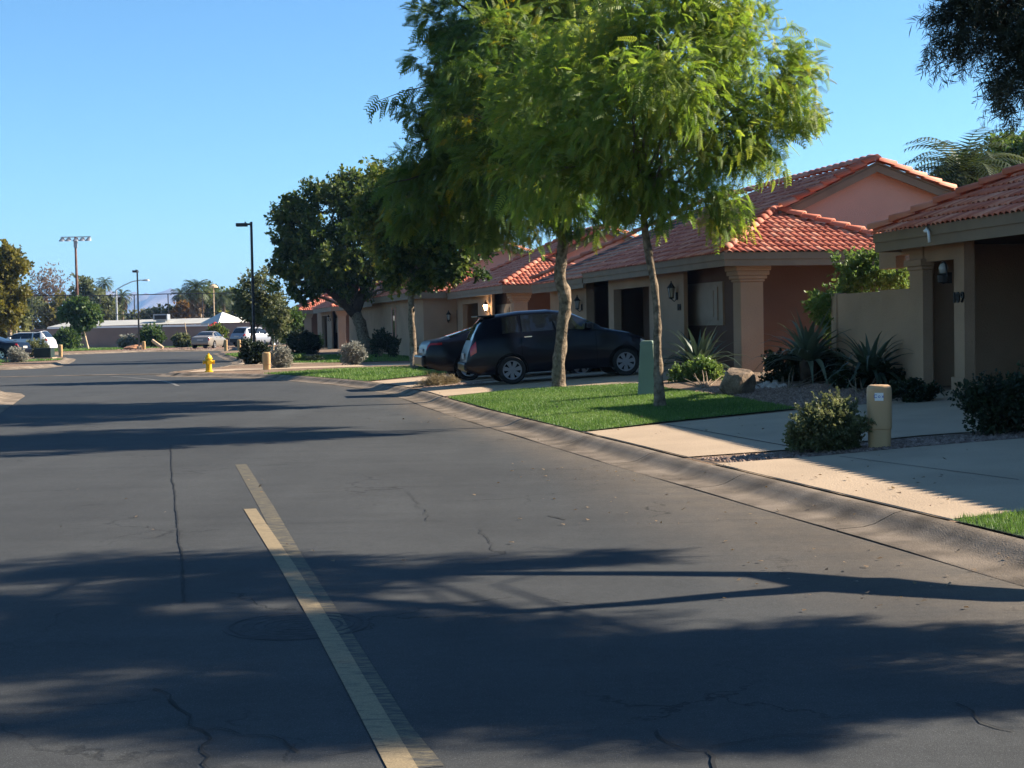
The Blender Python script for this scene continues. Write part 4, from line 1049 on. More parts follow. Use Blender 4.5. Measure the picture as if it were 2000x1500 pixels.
def house(label, o2, ang, zt, zb, far, number=None, plain_end=False, lit=False, seed=1, lamp2=True, step=True, block=False):
    """single-storey stucco house: eave along the street, hipped wing at the near end, gable behind"""
    P = frame(o2, ang); org = P(0, 0, zb)
    e = empty('stucco_house', org, label, 'house', 'stucco houses along the right side')
    Q = lambda u, v, z: P(u, v, z) - org
    uh = (P(1, 0, 0) - P(0, 0, 0)); vh = (P(0, 1, 0) - P(0, 0, 0)); Z = Vector((0, 0, 1))
    pit, au, av, ew, rv = .47, 3.0, 2.3, 4.6, 4.8
    za, zr = zt + pit * av, zt + pit * rv
    k = math.sqrt(1 + pit * pit)
    # --- roof deck with tiles
    mb = MB()
    farh = lambda v: far - v * .75
    d = .06
    mb.quad(Q(0, 0, zt - d), Q(au, av, za - d), Q(au - .3, av, za - d), Q(au - .3, rv, zr - d), Q(farh(rv), rv, zr - d), Q(far, 0, zt - d))
    mb.v = mb.v[:0]; mb.f = []; mb.m = []
    mb.quad(Q(0, 0, zt - d), Q(far, 0, zt - d), Q(farh(av), av, za - d), Q(au, av, za - d))
    mb.quad(Q(au - .3, av, za - d), Q(farh(av), av, za - d), Q(farh(rv), rv, zr - d), Q(au - .3, rv, zr - d))
    mb.quad(Q(0, 0, zt - d), Q(au, av, za - d), Q(0, ew, zt - d))
    mb.quad(Q(0, ew, zt - d), Q(au, av, za - d), Q(au, ew, zt - d))
    zrr = zr - .36 * 4.6
    mb.quad(Q(au - .3, rv, zr - d), Q(farh(rv), rv, zr - d), Q(far, 9.4, zrr - d), Q(au - .3, 9.4, zrr - d))
    mb.quad(Q(far, 0, zt - d), Q(far, 9.4, zrr - d), Q(farh(rv), rv, zr - d))
    mb.quad(Q(0.03, .03, zt - .2), Q(far - .03, .03, zt - .2), Q(far - .03, 9.3, zt - .2), Q(au, 9.3, zt - .2), Q(au, ew, zt - .2), Q(0.03, ew - .03, zt - .2))
    roof = mb.build('roof', M['deck'], e)
    T = []
    su = 12.5 if step and far > 14 else 1e9
    main_up = (vh + Z * pit) / k
    lf = lambda t: (t / k) * au / av if t / k < av else au - .3
    rf0 = lambda t: farh(t / k)
    T.append(tiles(P(0, 0, zt), uh, main_up, rv * k, lf, lambda t: min(su - .35 * t, rf0(t)), seed=seed))
    if su < 1e8: T.append(tiles(P(0, 0, zt - .13), uh, main_up, rv * k, lambda t: su - .35 * t, rf0, seed=seed + 1))
    pe = pit * av / au; ke = math.sqrt(1 + pe * pe)
    T.append(tiles(P(0, 0, zt), vh, (uh + Z * pe) / ke, au * ke, lambda t: (t / ke) * av / au, lambda t: ew - (t / ke) * (ew - av) / au, seed=seed + 2))
    pr = .36; kr = math.sqrt(1 + pr * pr)
    tile_obj('roof_tiles', T, e, org)
    C = [caps(P(-.02, -.02, zt + .03), P(au, av, za + .05), seed), caps(P(-.02, ew, zt + .03), P(au, av, za + .05), seed + 1),
         caps(P(au - .34, av + .1, za + .06), P(au - .34, rv, zr + .06), seed + 2, r=.13), caps(P(au - .3, 9.4, zrr - .01), P(au - .3, rv, zr), seed + 3, r=.12),
         caps(P(far, 0, zt + .02), P(farh(rv), rv, zr + .05), seed + 4), caps(P(farh(rv), rv, zr + .04), P(au - .3, rv, zr + .05), seed + 5)]
    tile_obj('ridge_caps', C, e, org)
    # --- fascia boards
    f = MB()
    segs = [(0, min(su, far), 0)] + ([(su, far, -.13)] if su < far else [])
    for (u0, u1, dz) in segs:
        f.box((u0, 0, zt - .29 + dz), (u1, .04, zt - .145 + dz), Q); f.box((u0 + .001, -.03, zt - .145 + dz), (u1, .04, zt + .005 + dz), Q)
    f.box((0, .041, zt - .289), (.04, ew, zt - .146), Q); f.box((-.03, -.03, zt - .145), (-.001, ew, zt + .004), Q); f.box((0, .041, zt - .145), (.038, ew, zt + .003), Q)
    f.build('fascia', M['fascia'], e)
    b = MB()      # barge boards of the gable
    for (v0, z0, v1, z1) in ((av, za, rv, zr), (9.4, zrr, rv, zr)):
        b.add([Q(au - .28, v0, z0 - .24), Q(au - .28, v1, z1 - .24), Q(au - .28, v1, z1), Q(au - .28, v0, z0), Q(au - .23, v0, z0 - .24), Q(au - .23, v1, z1 - .24), Q(au - .23, v1, z1), Q(au - .23, v0, z0)],
              [(0, 1, 2, 3), (4, 7, 6, 5), (0, 4, 5, 1), (3, 2, 6, 7)])
    b.build('barge_board', M['fascia'], e)
    g = MB()
    g.add([Q(au, av, zb), Q(au, 9.2, zb), Q(au, 9.2, zrr - .05), Q(au, rv, zr - .06), Q(au, av, za - .06)], [(0, 1, 2, 3, 4)])
    g.build('gable_wall', M['stucco_pink'], e)
    # --- walls
    w = MB(); zt2 = zt - .2
    def slab(u0, u1, v0, v1, z0=zb - .1, z1=zt2): w.box((u0, v0, z0), (u1, v1, z1), Q)
    if plain_end:
        slab(.45, far - .6, .5, .75); slab(.45, .7, .751, 9.2)
        slab(.45, .7, 9.2, 9.4)
    else:
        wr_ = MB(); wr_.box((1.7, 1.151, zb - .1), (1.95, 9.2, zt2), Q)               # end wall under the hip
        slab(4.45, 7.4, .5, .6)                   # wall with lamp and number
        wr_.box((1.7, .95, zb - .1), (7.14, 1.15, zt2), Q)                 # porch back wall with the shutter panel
        wr_.box((7.351, 1.9, zb - .1), (11.0, 2.1, zt2), Q); wr_.box((11.001, 2.3, zb - .1), (14.1, 2.5, zt2), Q); wr_.build('porch_wall', M['stucco_shaded'], e)
        slab(7.15, 7.35, .601, 1.9)
        slab(10.93, 11.5, .5, .72)                # post
        slab(14.1, far - .5, .5, .75)
        slab(7.4, 10.93, .5, .62, zt - .52)       # lintel
    slab(far - .5, far - .3, .751, 9.2)
    slab(1.0 if plain_end else 1.951, far - .5, 9.0, 9.199)
    w.build('wall', M['stucco'], e)
    if not plain_end:
        c = MB()
        c.box((.42, .5, zb - .1), (.92, 1.03, zt - .62), Q)
        for i, (q, z0, z1) in enumerate(((.03, .62, .56), (.07, .56, .48), (.11, .48, .38), (.14, .38, .2))):
            c.box((.42 - q, .5 - q, zt - z0 + .001), (.92 + q, 1.03 + q, zt - z1), Q)
        c.build('pillar', M['stucco'], e, bevel=.02)
        p = MB(); z0, z1 = zb + 1.05, zb + 2.08
        p.box((2.75, .90, z0), (5.5, .949, z1), Q); p.box((3.05, .87, z0 + .12), (5.2, .899, z1 - .12), Q)
        p.box((3.3, .855, z0 + .2), (4.95, .869, z1 - .2), Q)
        p.build('shutter_panel', M['panel'], e)
        dr = MB(); dr.box((8.2, 1.84, zb), (9.15, 1.899, zb + 2.05), Q); dd = dr.build('door', M['door'], e)
        h = MB(); h.box((9.0, 1.78, zb + .95), (9.06, 1.838, zb + 1.08), Q); h.build('handle', M['chrome'], dd)
        wall_lamp(P_off(P, org), 4.95, .5, zt - .72, e, lit, s=.95)
        if lamp2: wall_lamp(P_off(P, org), 14.6, .5, zt - .85, e, s=.95)
        if number:
            mtx = Matrix((( *(-uh),), (*Z,), (*(-vh),))).transposed().to_4x4(); mtx.translation = Q(4.78, .485, zt - 1.12)
            text_part('house_numeral', number, .22, M['black'], e, mtx)
    else:
        p = MB(); p.box((.43, 2.0, zb + .02), (.449, 2.9, zb + 2.05), Q); p.build('door', M['door'], e)
        wi = MB(); wi.box((8, .47, zb + .3), (8.9, .499, zb + 2.2), Q); wi.build('window', M['cglass'], e)
        fr = MB()
        for (a, c_) in ((7.9, 8.0), (8.9, 9.0)): fr.box((a, .44, zb + .2), (c_, .498, zb + 2.3), Q)
        fr.build('window_frame', M['stucco_pink'], e)
        # lamp on the end wall
        PP = lambda u, v, z: Q(.45 - (.0) + v, u, z)
        wall_lamp(lambda u, v, z: Q(v, u, z), 1.6, .45, zb + 1.75, e)
    return e

def P_off(P, org): return lambda u, v, z: P(u, v, z) - org

zb1 = .42
house('tan stucco house number 110 with hipped red tile roof and corner pillar behind the agaves', (4.63, 33.6), -11.5, 3.04, zb1, 19.5, '110', seed=21)
house('stucco house with a lit porch lamp behind the parked dark cars', (-.28, 57.3), -12.2, 3.04, .32, 12.0, '111', seed=31, lit=True, lamp2=False)
house('stucco house with plain end wall and window slot behind the leaning dark tree', (-4.25, 68.5), -13.5, 3.10, .25, 26, plain_end=True, seed=41)
house('distant stucco house with porch posts right of the rounded dark bush', (-12.2, 106), -13, 3.04, .22, 12, seed=51, lamp2=False)
house('farthest stucco house showing a small patch of sunlit red roof behind the lamp post tree', (-16.6, 122), -13, 3.04, .2, 12, seed=61, lamp2=False)

def house109():
    o2, ang, zt, zb = (6.04, 25.8), -9.4, 2.95, .42
    P = frame(o2, ang); org = P(0, 0, zb); Q = lambda u, v, z: P(u, v, z) - org
    e = empty('stucco_house', org, 'tan stucco house number 109 with dark arched lamp, nearest at the right edge', 'house', 'stucco houses along the right side')
    uh = (P(1, 0, 0) - P(0, 0, 0)); vh = (P(0, 1, 0) - P(0, 0, 0)); Z = Vector((0, 0, 1))
    pit, near, rv = .47, -19.0, 5.0; k = math.sqrt(1 + pit * pit); zr = zt + pit * rv; d = .06
    mb = MB()
    mb.quad(Q(0, 0, zt - d), Q(-rv, rv, zr - d), Q(near, rv, zr - d), Q(near, 0, zt - d))
    mb.quad(Q(0, 0, zt - d), Q(0, 10, zt - d), Q(-rv, rv, zr - d))
    mb.quad(Q(0, 10, zt - d), Q(near, 10, zt - d), Q(near, rv, zr - d), Q(-rv, rv, zr - d))
    mb.quad(Q(-.03, .03, zt - .2), Q(near, .03, zt - .2), Q(near, 9.9, zt - .2), Q(-.03, 9.9, zt - .2))
    mb.build('roof', M['deck'], e)
    tile_obj('roof_tiles', [tiles(P(near, 0, zt), uh, (vh + Z * pit) / k, rv * k, lambda t: 0, lambda t: -near - t / k, seed=71)], e, org)
    tile_obj('ridge_caps', [caps(P(.02, -.02, zt + .03), P(-rv, rv, zr + .05), 72), caps(P(near, rv, zr + .04), P(-rv, rv, zr + .05), 73)], e, org)
    f = MB(); f.box((near, 0, zt - .30), (0, .04, zt - .145), Q); f.box((near, -.03, zt - .145), (.0, .04, zt + .005), Q)
    f.box((-.04, .041, zt - .30), (0, 9.9, zt), Q); f.build('fascia', M['fascia'], e)
    w = MB(); zt2 = zt - .2
    def slab(u0, u1, v0, v1, z0=zb - .15, z1=zt2): w.box((u0, v0, z0), (u1, v1, z1), Q)
    slab(-2.33, -1.98, .45, .62)               # post carrying the number
    slab(-6.4, -2.331, 1.55, 1.75)             # recessed wall beside the door
    slab(-.85, -.35, .45, .62)                 # pier next to the garden wall
    slab(-.36, .9, .45, .62, zb - .15, zb + 1.62)
    slab(.2, .9, .45, .62, zt - .55); slab(-.36, .2, .45, .62, zt - .35)
    slab(-1.98, -.85, .48, .6, zt - .5)        # lintel of the entry
    slab(-.3, -.1, 3.0, 5.0); slab(-2.2, -2.0, 1.751, 6.0)
    slab(-.4, -.15, .621, 2.9)
    slab(-19, -6.4, .5, .75)
    slab(-19, -.2, 8.8, 9.0)
    w.build('wall', M['stucco'], e)
    b = MB(); b.box((-2.37, .41, zb - .15), (-1.94, .66, zb + .22), Q); b.build('plinth', M['stucco'], e, bevel=.01)
    cp = MB()
    for q, z0, z1 in ((.03, .62, .56), (.07, .56, .45)): cp.box((-.86 - q, .45 - q, zt - z0), (-.34 + q, .62, zt - z1), Q)
    cp.build('capital', M['stucco'], e, bevel=.01)
    fr = MB(); fr.box((-2.95, 1.48, zb), (-2.80, 1.549, zb + 2.2), Q); fr.box((-4.2, 1.48, zb), (-4.05, 1.549, zb + 2.2), Q); fr.box((-4.05, 1.48, zb + 2.06), (-2.95, 1.549, zb + 2.2), Q)
    fro = fr.build('door_frame', M['stucco_pink'], e)
    dr = MB(); dr.box((-4.05, 1.51, zb), (-2.95, 1.548, zb + 2.06), Q); dd = dr.build('door', M['door'], e)
    kn = MB(); kn.box((-3.2, 1.46, zb + 1.35), (-3.06, 1.509, zb + 1.62), Q); kn.build('handle', M['black'], dd)
    # lamp with a hoop
    lu, lv, lz = -1.88, .45, zt - .72
    lm = MB(); hoop = []
    for i in range(13):
        t = math.pi * (i / 12 * 1.25 - .12); hoop.append(Q(lu + .11 * math.cos(t), lv - .12, lz + .02 + .16 * math.sin(t)))
    lm.tube(hoop, .014, 6); ff = lambda x, y, zz: Q(lu + x, lv - .12 + y, lz + zz)
    lm.lathe([(0, -.16), (.09, -.13), (.10, -.03), (.07, 0), (0, .0)], 10, ff); lm.box((-.04, .05, -.15), (.04, .119, .02), ff)
    lamp = lm.build('wall_lamp', M['black'], e)
    gl = MB(); gl.lathe([(0, .0), (.055, .005), (.075, .09), (.05, .15), (0, .165)], 12, ff); gl.build('lamp_glass', M['lampglass'], lamp, smooth=True)
    mtx = Matrix(((*(-uh),), (*Z,), (*(-vh),))).transposed().to_4x4(); mtx.translation = Q(-2.18, .435, zt - 1.10)
    text_part('house_numeral', '109', .23, M['black'], e, mtx)
    sp = MB(); A = Q(-2.25, -.03, zt - .02)
    sp.tube([Q(-2.1, -.04, zt - .01), Q(-2.17, -.07, zt - .07), Q(-2.27, -.09, zt - .10), Q(-2.30, -.09, zt - .26)], [.012, .028, .022, .02], 8)
    sp.lathe([(.0, .03), (.045, .0), (.03, -.03), (0, -.04)], 8, lambda x, y, z: Q(-2.16 + x, -.08 + y, zt - .07 + z))
    sp.build('floodlight', M['white'], e, smooth=True)
    # garden wall, continuing the house front and screening the patio
    gw = empty('garden_wall', P(1.0, .5, zb), 'plain tan stucco garden wall behind the agaves, beside house 109', 'wall')
    g0 = P(1.0, .5, zb); G = lambda u, v, z: P(u, v, z) - g0
    m2 = MB(); m2.box((.901, .45, zb - .2), (2.85, .6, zb + 1.60), G); m2.build('wall', M['stucco'], gw)
    m3 = MB(); m3.box((2.851, .42, zb - .2), (3.1, .63, zb + 1.62), G); m3.build('end_post', M['stucco'], gw, bevel=.01)
house109()

# ------------------------------------------------------------------ plants in the beds
def shrub(label, base, blobs, n, size, leaf, tm, seed, name='shrub', cat='shrub', group=None, stems=7, clumps=12, sig=.25, shell=(.4, 1.05), droop=-.1, bark='bark', rollr=1.5):
    e = empty(name, base, label, cat, group); loc = Vector(base); r = random.Random(seed)
    bl = [(b[0] - loc.x, b[1] - loc.y, b[2] - loc.z, *b[3:]) for b in blobs]
    mb = MB()
    for i in range(stems):
        b = bl[i % len(bl)]; t = Vector(b[:3]) + Vector((r.uniform(-.7, .7) * b[3], r.uniform(-.7, .7) * b[4], r.uniform(-.2, .6) * b[5]))
        s = Vector((r.uniform(-.08, .08), r.uniform(-.08, .08), 0)); mb.tube([s, s.lerp(t, .5) + Vector((r.uniform(-.1, .1) * b[3], 0, 0)), t], [.018, .012, .005], 5)
    mb.build('stem', M[bark], e)
    P, D, T = cloud(bl, n, seed, clumps, sig, shell, droop)
    P[:, 2] = np.maximum(P[:, 2], .02)
    g = np.random.default_rng(seed)
    place('foliage', tm, P, D, size * g.uniform(.7, 1.3, len(P)), T, M[leaf], e, seed, rollr)
    return e

def ball(px, py, D, rx, rz, ry=None): return pb(px, py, rx, D, 0, ry or rx, rz)

bs = gz(1610, 882)
Db = bs.y
shrub('rounded olive green bush left of the tan utility pedestal', bs, [ball(1575, 835, Db, 36, 38), ball(1625, 825, Db, 42, 40), ball(1655, 838, Db, 30, 34), ball(1600, 855, Db, 45, 22), ball(1640, 855, Db, 38, 20)],
      3200, .085, 'lf_olive', SP, 81, stems=14, clumps=26, sig=.22)
hb = gz(1950, 848)
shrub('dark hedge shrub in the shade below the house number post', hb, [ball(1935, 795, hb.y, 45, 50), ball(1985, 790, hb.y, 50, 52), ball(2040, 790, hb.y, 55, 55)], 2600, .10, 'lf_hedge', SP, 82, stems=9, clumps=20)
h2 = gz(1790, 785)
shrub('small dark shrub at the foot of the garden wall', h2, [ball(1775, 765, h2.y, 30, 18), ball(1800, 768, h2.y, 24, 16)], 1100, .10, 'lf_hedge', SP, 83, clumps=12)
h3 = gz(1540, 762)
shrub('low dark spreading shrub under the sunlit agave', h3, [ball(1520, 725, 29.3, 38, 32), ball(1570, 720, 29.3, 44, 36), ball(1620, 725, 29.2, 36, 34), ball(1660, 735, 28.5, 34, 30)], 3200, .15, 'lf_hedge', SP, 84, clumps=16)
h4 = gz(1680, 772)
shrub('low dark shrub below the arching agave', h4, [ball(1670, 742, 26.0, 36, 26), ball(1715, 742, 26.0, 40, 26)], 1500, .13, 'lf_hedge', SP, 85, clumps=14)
h5 = gz(1375, 757)
shrub('yellow green leafy shrub in the sun left of the boulder', h5, [ball(1345, 735, 31.5, 22, 18), ball(1378, 728, 31.5, 24, 18), ball(1405, 740, 31.3, 20, 15)], 620, .17, 'lf_lime', SP, 86, clumps=14, sig=.22)
h6 = Vector((6.6, 29.2, .42))
shrub('tall sunlit climbing shrub spilling over the garden wall', h6, [pb(1640, 590, 38, 29.3), pb(1680, 550, 36, 29.0), pb(1655, 520, 22, 29.2), pb(1720, 540, 28, 28.8), pb(1760, 550, 20, 28.6), pb(1615, 610, 24, 29.3), pb(1590, 598, 12, 29.4),
      pb(1635, 650, 24, 29.3), pb(1745, 545, 20, 28.6), pb(1700, 520, 22, 28.9)], 1900, .16, 'lf_lime', SP, 87, clumps=12, sig=.3, stems=10)
def agave(label, px, py, D, L, n, seed, tintc=.3, zbase=None, lift=0.0):
    c = at(px, py, D); base = Vector((c.x, c.y, zbase if zbase is not None else float(zf(c.x, c.y))))
    e = empty('agave', base, label, 'agave', 'agaves in the front beds'); r = random.Random(seed)
    V, F, T = [], [], []
    for i in range(n):
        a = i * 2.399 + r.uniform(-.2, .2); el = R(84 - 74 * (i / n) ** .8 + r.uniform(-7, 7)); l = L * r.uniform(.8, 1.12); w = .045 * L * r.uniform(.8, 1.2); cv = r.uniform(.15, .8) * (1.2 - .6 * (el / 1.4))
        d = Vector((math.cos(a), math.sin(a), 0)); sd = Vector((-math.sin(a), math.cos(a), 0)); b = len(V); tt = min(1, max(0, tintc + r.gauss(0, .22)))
        for j in range(7):
            t = j / 6; ang = el - cv * t * t * 1.6
            p = d * (l * t * math.cos(el - cv * t * .8)) + Vector((0, 0, l * t * math.sin(el - cv * t * t * 1.3)))
            ww = w * (1 - t ** 2.2) * (.7 + .6 * math.sin(math.pi * min(1, t * 1.3))) + .003
            p.z += .12 + .0
            for s in (-1, 0, 1): V.append(p + sd * s * ww + Vector((0, 0, .35 * ww * abs(s) + lift))); T.append(tt)
        for j in range(6):
            for q in (0, 1): F.append((b + j * 3 + q, b + j * 3 + q + 1, b + j * 3 + q + 4, b + j * 3 + q + 3))
    np_mesh('leaf_rosette', np.array([tuple(v) for v in V]), np.array(F), M['lf_agave'], e, tint=np.array(T), smooth=True)
    st = MB(); st.lathe([(.14, -.02), (.16, .1 + lift), (.1, .26 + lift), (.02, .36 + lift)], 10); st.build('stem', M['bark_dark'], e, smooth=True)
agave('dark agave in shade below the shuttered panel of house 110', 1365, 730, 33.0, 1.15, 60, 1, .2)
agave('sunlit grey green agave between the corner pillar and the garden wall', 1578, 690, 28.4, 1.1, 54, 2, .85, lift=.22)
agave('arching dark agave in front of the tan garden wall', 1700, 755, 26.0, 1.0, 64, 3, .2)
# rocks
def rock(name, label, p, s, m, seed, cat='boulder', flat_=.75):
    bm = bmesh.new(); bmesh.ops.create_icosphere(bm, subdivisions=3, radius=1)
    r = random.Random(seed); dirs = [Vector((r.gauss(0, 1), r.gauss(0, 1), r.gauss(0, 1))).normalized() for _ in range(11)]; hs = [r.uniform(.62, .95) for _ in dirs]
    for v in bm.verts:
        for d, h in zip(dirs, hs):
            q = v.co.dot(d)
            if q > h: v.co -= d * (q - h)
        v.co *= 1 + .03 * math.sin(v.co.x * 9 + seed) * math.sin(v.co.y * 8)
        v.co.x *= s[0]; v.co.y *= s[1]; v.co.z = v.co.z * s[2]
    me = bpy.data.meshes.new(name); bm.to_mesh(me); bm.free(); me.materials.append(m)
    o = bpy.data.objects.new(name, me); COL.objects.link(o); o.location = p; o.rotation_euler = (0, 0, r.uniform(0, 6))
    return tag(o, label, cat)
bp_ = gz(1440, 770); rock('boulder', 'grey brown boulder in the gravel bed beside the corner pillar', bp_ + Vector((0, 0, .18)), (.34, .34, .33), M['rockm'], 4)
bp_ = gz(786, 692); rock('boulder', 'orange sunlit boulder on the lawn right of the leaning tree', (bp_.x, bp_.y, bp_.z + .2), (.50, .45, .34), M['rocko'], 7)
pp = gz(1490, 757)
stones('river_stones', [(pp.x - .45, pp.y - .5), (pp.x + .42, pp.y - .5), (pp.x + .45, pp.y + .6), (pp.x - .4, pp.y + .6)], 46, .05, .11, M['pale'], 'small heap of pale stones in the shrub bed', 9, off=.0, cat='stones')
p_ = gz(850, 753)
shrub('low dry grassy tuft between the two parked cars', p_, [ball(850, 748, p_.y, 22, 9), ball(872, 749, p_.y, 14, 7)], 900, .13, 'lf_drygrass', NA, 90, name='grass_tuft', cat='grass tuft', clumps=14, droop=-.7, sig=.4)

def sage(label, px, py, rpx, hpx, seed):
    b = gz(px, py); D = b.y
    return shrub(label, b, [ball(px, py - hpx * .55, D, rpx * .8, hpx * .5), ball(px - rpx * .5, py - hpx * .5, D, rpx * .5, hpx * .45), ball(px + rpx * .5, py - hpx * .5, D, rpx * .5, hpx * .4)], 1300, .13, 'lf_sage', SP, seed, name='sage_shrub',
                 group='grey sage shrubs', stems=16, clumps=26, sig=.2, bark='bark', droop=-.5)
sage('grey sage shrub in front of the stout leaning tree trunk', 690, 713, 23, 38, 91)
sage('twiggy grey sage shrub right of the tan pedestal near the hydrant', 549, 719, 20, 38, 92)
bD = 84
c1 = gz(590, 692)
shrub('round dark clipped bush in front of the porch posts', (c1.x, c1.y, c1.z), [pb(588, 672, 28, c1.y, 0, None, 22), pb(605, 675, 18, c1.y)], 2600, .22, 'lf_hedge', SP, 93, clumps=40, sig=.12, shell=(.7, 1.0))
c1 = gz(612, 690); shrub('small light green plant right of the round dark bush', c1, [pb(620, 665, 9, c1.y, 2), pb(612, 670, 7, c1.y, 2)], 260, .2, 'lf_lime', SP, 94)
c1 = gz(587, 707); shrub('low lime green groundcover at the lawn edge', c1, [pb(585, 703, 13, c1.y, 0, None, 5)], 380, .12, 'lf_lime', SP, 95)
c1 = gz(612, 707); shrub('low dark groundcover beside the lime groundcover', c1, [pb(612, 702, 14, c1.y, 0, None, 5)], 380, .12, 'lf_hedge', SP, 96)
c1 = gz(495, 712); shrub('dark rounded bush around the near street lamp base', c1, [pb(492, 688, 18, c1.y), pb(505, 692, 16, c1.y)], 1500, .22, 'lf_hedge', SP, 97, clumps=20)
for i, (px, py, lab) in enumerate(((742, 672, 'dark shrub by the house wall right of the leaning trunk'), (835, 690, 'dark shrub by the wall behind the parked sedan'))):
    shrub(lab, (at(px, py, 70).x, at(px, py, 70).y, .3), [pb(px, py, 20, 70, 0, None, 16), pb(px + 16, py + 4, 14, 70)], 800, .25, 'lf_hedge', SP, 98 + i)
# ------------------------------------------------------------------ utility boxes, hydrant, lamps
def pedestal(label, pos, rz=0, h=.64, r=.125, m='tan2', sticker=False, group='tan utility pedestals'):
    e = empty('utility_pedestal', pos, label, 'utility pedestal', group, rz)
    b = MB()
    def ring(rr, z, k=28):
        # rounded square plan
        out = []
        for i in range(k):
            t = 2 * math.pi * i / k; c, s = math.cos(t), math.sin(t); q = (abs(c) ** 3.2 + abs(s) ** 3.2) ** (-1 / 3.2)
            out.append((rr * q * c, rr * q * s, z))
        return out
    rows = [(.90, -.1), (.90, .0), (.94, h * .36)]
    def lath(rows, r):
        vs, fs = [], []; k = 28
        for q, z in rows: vs += ring(r * q, z)
        for i in range(len(rows) - 1):
            for j in range(k): fs.append((i * k + j, i * k + (j + 1) % k, (i + 1) * k + (j + 1) % k, (i + 1) * k + j))
        fs.append(tuple((len(rows) - 1) * k + j for j in range(k))); return vs, fs
    b.add(*lath(rows, r)); b.build('base', M[m], e, smooth=True, auto=40)
    c = MB(); c.add(*lath([(.93, h * .30), (1.0, h * .31), (1.0, h * .90), (.97, h * .95), (.88, h * .985), (.70, h)], r)); c.build('cover', M[m], e, smooth=True, auto=50)
    if sticker:
        s = MB(); s.box((-.048, -r * 1.012, h * .755), (.040, -r * 1.0, h * .88)); so_ = s.build('sticker', M['white'], e)
        mtx = Matrix.Translation((-.004, -r * 1.015, h * .825)) @ Matrix.Rotation(math.pi / 2, 4, 'X')
        text_part('letter', 'Cox', .05, M['blue'], so_, mtx, .001)
    return e
pd = gz(1718, 874)
pedestal('tan plastic utility pedestal with a white sticker beside the olive bush', pd, R(-12), .655, .128, 'tan', True)
def ped_far(label, px, py, D, h=.62):
    p = at(px, py, D); return pedestal(label, (p.x, p.y, .12 if px < 500 else float(zf(p.x, p.y))), .2, h, .14)
ped_far('tan pedestal beside the twiggy sage shrub near the hydrant', 521, 722, 55)
ped_far('tan pedestal on the left verge beyond the dark cabinet', 118, 686, 104, .70)
ped_far('tan pedestal on the far lawn left of the dark lamp base bush', 467, 682, 116, .75)
ped_far('tan pedestal hard by the front wheel of the silver sedan', 441, 681, 119, .75)
ped_far('pale stubby pedestal at the base of the far lamp post', 281, 681, 126, .7)

def green_box():
    p = gz(1266, 773); e = empty('utility_box', p, 'pale green tapered utility box beside the slender tree trunk', 'utility box', None, R(-14))
    b = MB()
    def fr(z): t = z / .98; return .165 - .055 * t, .16 - .05 * t
    vs = []
    for z in (-.05, .0, .88, .955, .98):
        x, y = fr(max(0, z)); 
        if z > .96: x -= .02; y -= .02
        vs += [(-x, -y, z), (x, -y, z), (x, y, z), (-x, y, z)]
    fs = [(i * 4 + j, i * 4 + (j + 1) % 4, (i + 1) * 4 + (j + 1) % 4, (i + 1) * 4 + j) for i in range(4) for j in range(4)] + [(16, 17, 18, 19)]
    b.add(vs, fs); b.build('cabinet', M['grnbox'], e, bevel=.012)
    l = MB(); x, y = fr(.93); l.box((-x - .006, -y - .006, .90), (x + .006, y + .006, .925)); l.build('lid_rim', M['grnbox'], e, bevel=.004)
green_box()

def transformer():
    p = at(87, 701, 92); e = empty('transformer_cabinet', (p.x, p.y, .115), 'low dark green utility cabinet on the left lawn', 'utility cabinet')
    b = MB(); b.box((-.50, -.4, .05), (.50, .4, .56)); b.build('cabinet', M['dkgreen'], e, bevel=.03)
    l = MB(); l.box((-.53, -.43, .56), (.53, .43, .61)); l.build('lid', M['dkgreen'], e, bevel=.02)
    q = MB(); q.box((-.6, -.5, -.05), (.6, .5, .05)); q.build('pad', M['conc'], e)
transformer()

def hydrant():
    p = at(408, 726.5, 54.3); e = empty('fire_hydrant', (p.x, p.y, float(zf(p.x, p.y))), 'yellow fire hydrant on the kerb corner', 'hydrant')
    b = MB(); b.lathe([(.15, -.02), (.15, .03), (.11, .04), (.105, .36), (.14, .365), (.14, .40), (.115, .405), (.115, .45)], 18); b.build('barrel', M['yellow'], e, smooth=True, auto=40)
    c = MB(); c.lathe([(.14, .45), (.14, .48), (.118, .50), (.10, .56), (.06, .605), (.03, .615), (.03, .66), (0, .66)], 18); c.build('bonnet', M['yellow'], e, smooth=True, auto=40)
    for a in (R(200), R(20), R(-70)):
        n = MB(); d = Vector((math.cos(a), math.sin(a), 0)); r = .07 if a == R(-70) else .055
        n.tube([d * .08 + Vector((0, 0, .34)), d * .17 + Vector((0, 0, .34))], r, 12); n.tube([d * .165 + Vector((0, 0, .34)), d * .205 + Vector((0, 0, .34))], r * 1.25, 6)
        n.build('nozzle', M['yellow'], e)
hydrant()

def street_lamp(label, pos, h, arm_az, arm=.95, both=False):
    e = empty('street_lamp', pos, label, 'street lamp', 'dark shoebox street lamps')
    b = MB(); b.tube([(0, 0, .0), (0, 0, h)], [.085, .075], 4); b.build('pole', M['bronze'], e)
    q = MB(); q.lathe([(.2, -.1), (.2, .28), (.17, .3)], 14); q.build('base', M['conc'], e)
    d = Vector((math.cos(arm_az), math.sin(arm_az), 0)); s = Vector((-d.y, d.x, 0)); f = lambda x, y, z: d * x + s * y + Vector((0, 0, z))
    a = MB(); a.box((.05, -.05, h - .17), (arm, .05, h - .07), f); a.build('arm', M['bronze'], e)
    hd = MB(); hd.box((arm * .55, -.19, h - .23), (arm + .42, .19, h - .06), f); hd.box((arm * .75, -.04, h - .06), (arm * .75 + .07, .04, h + .02), f); hd.build('lamp_head', M['bronze'], e, bevel=.02)
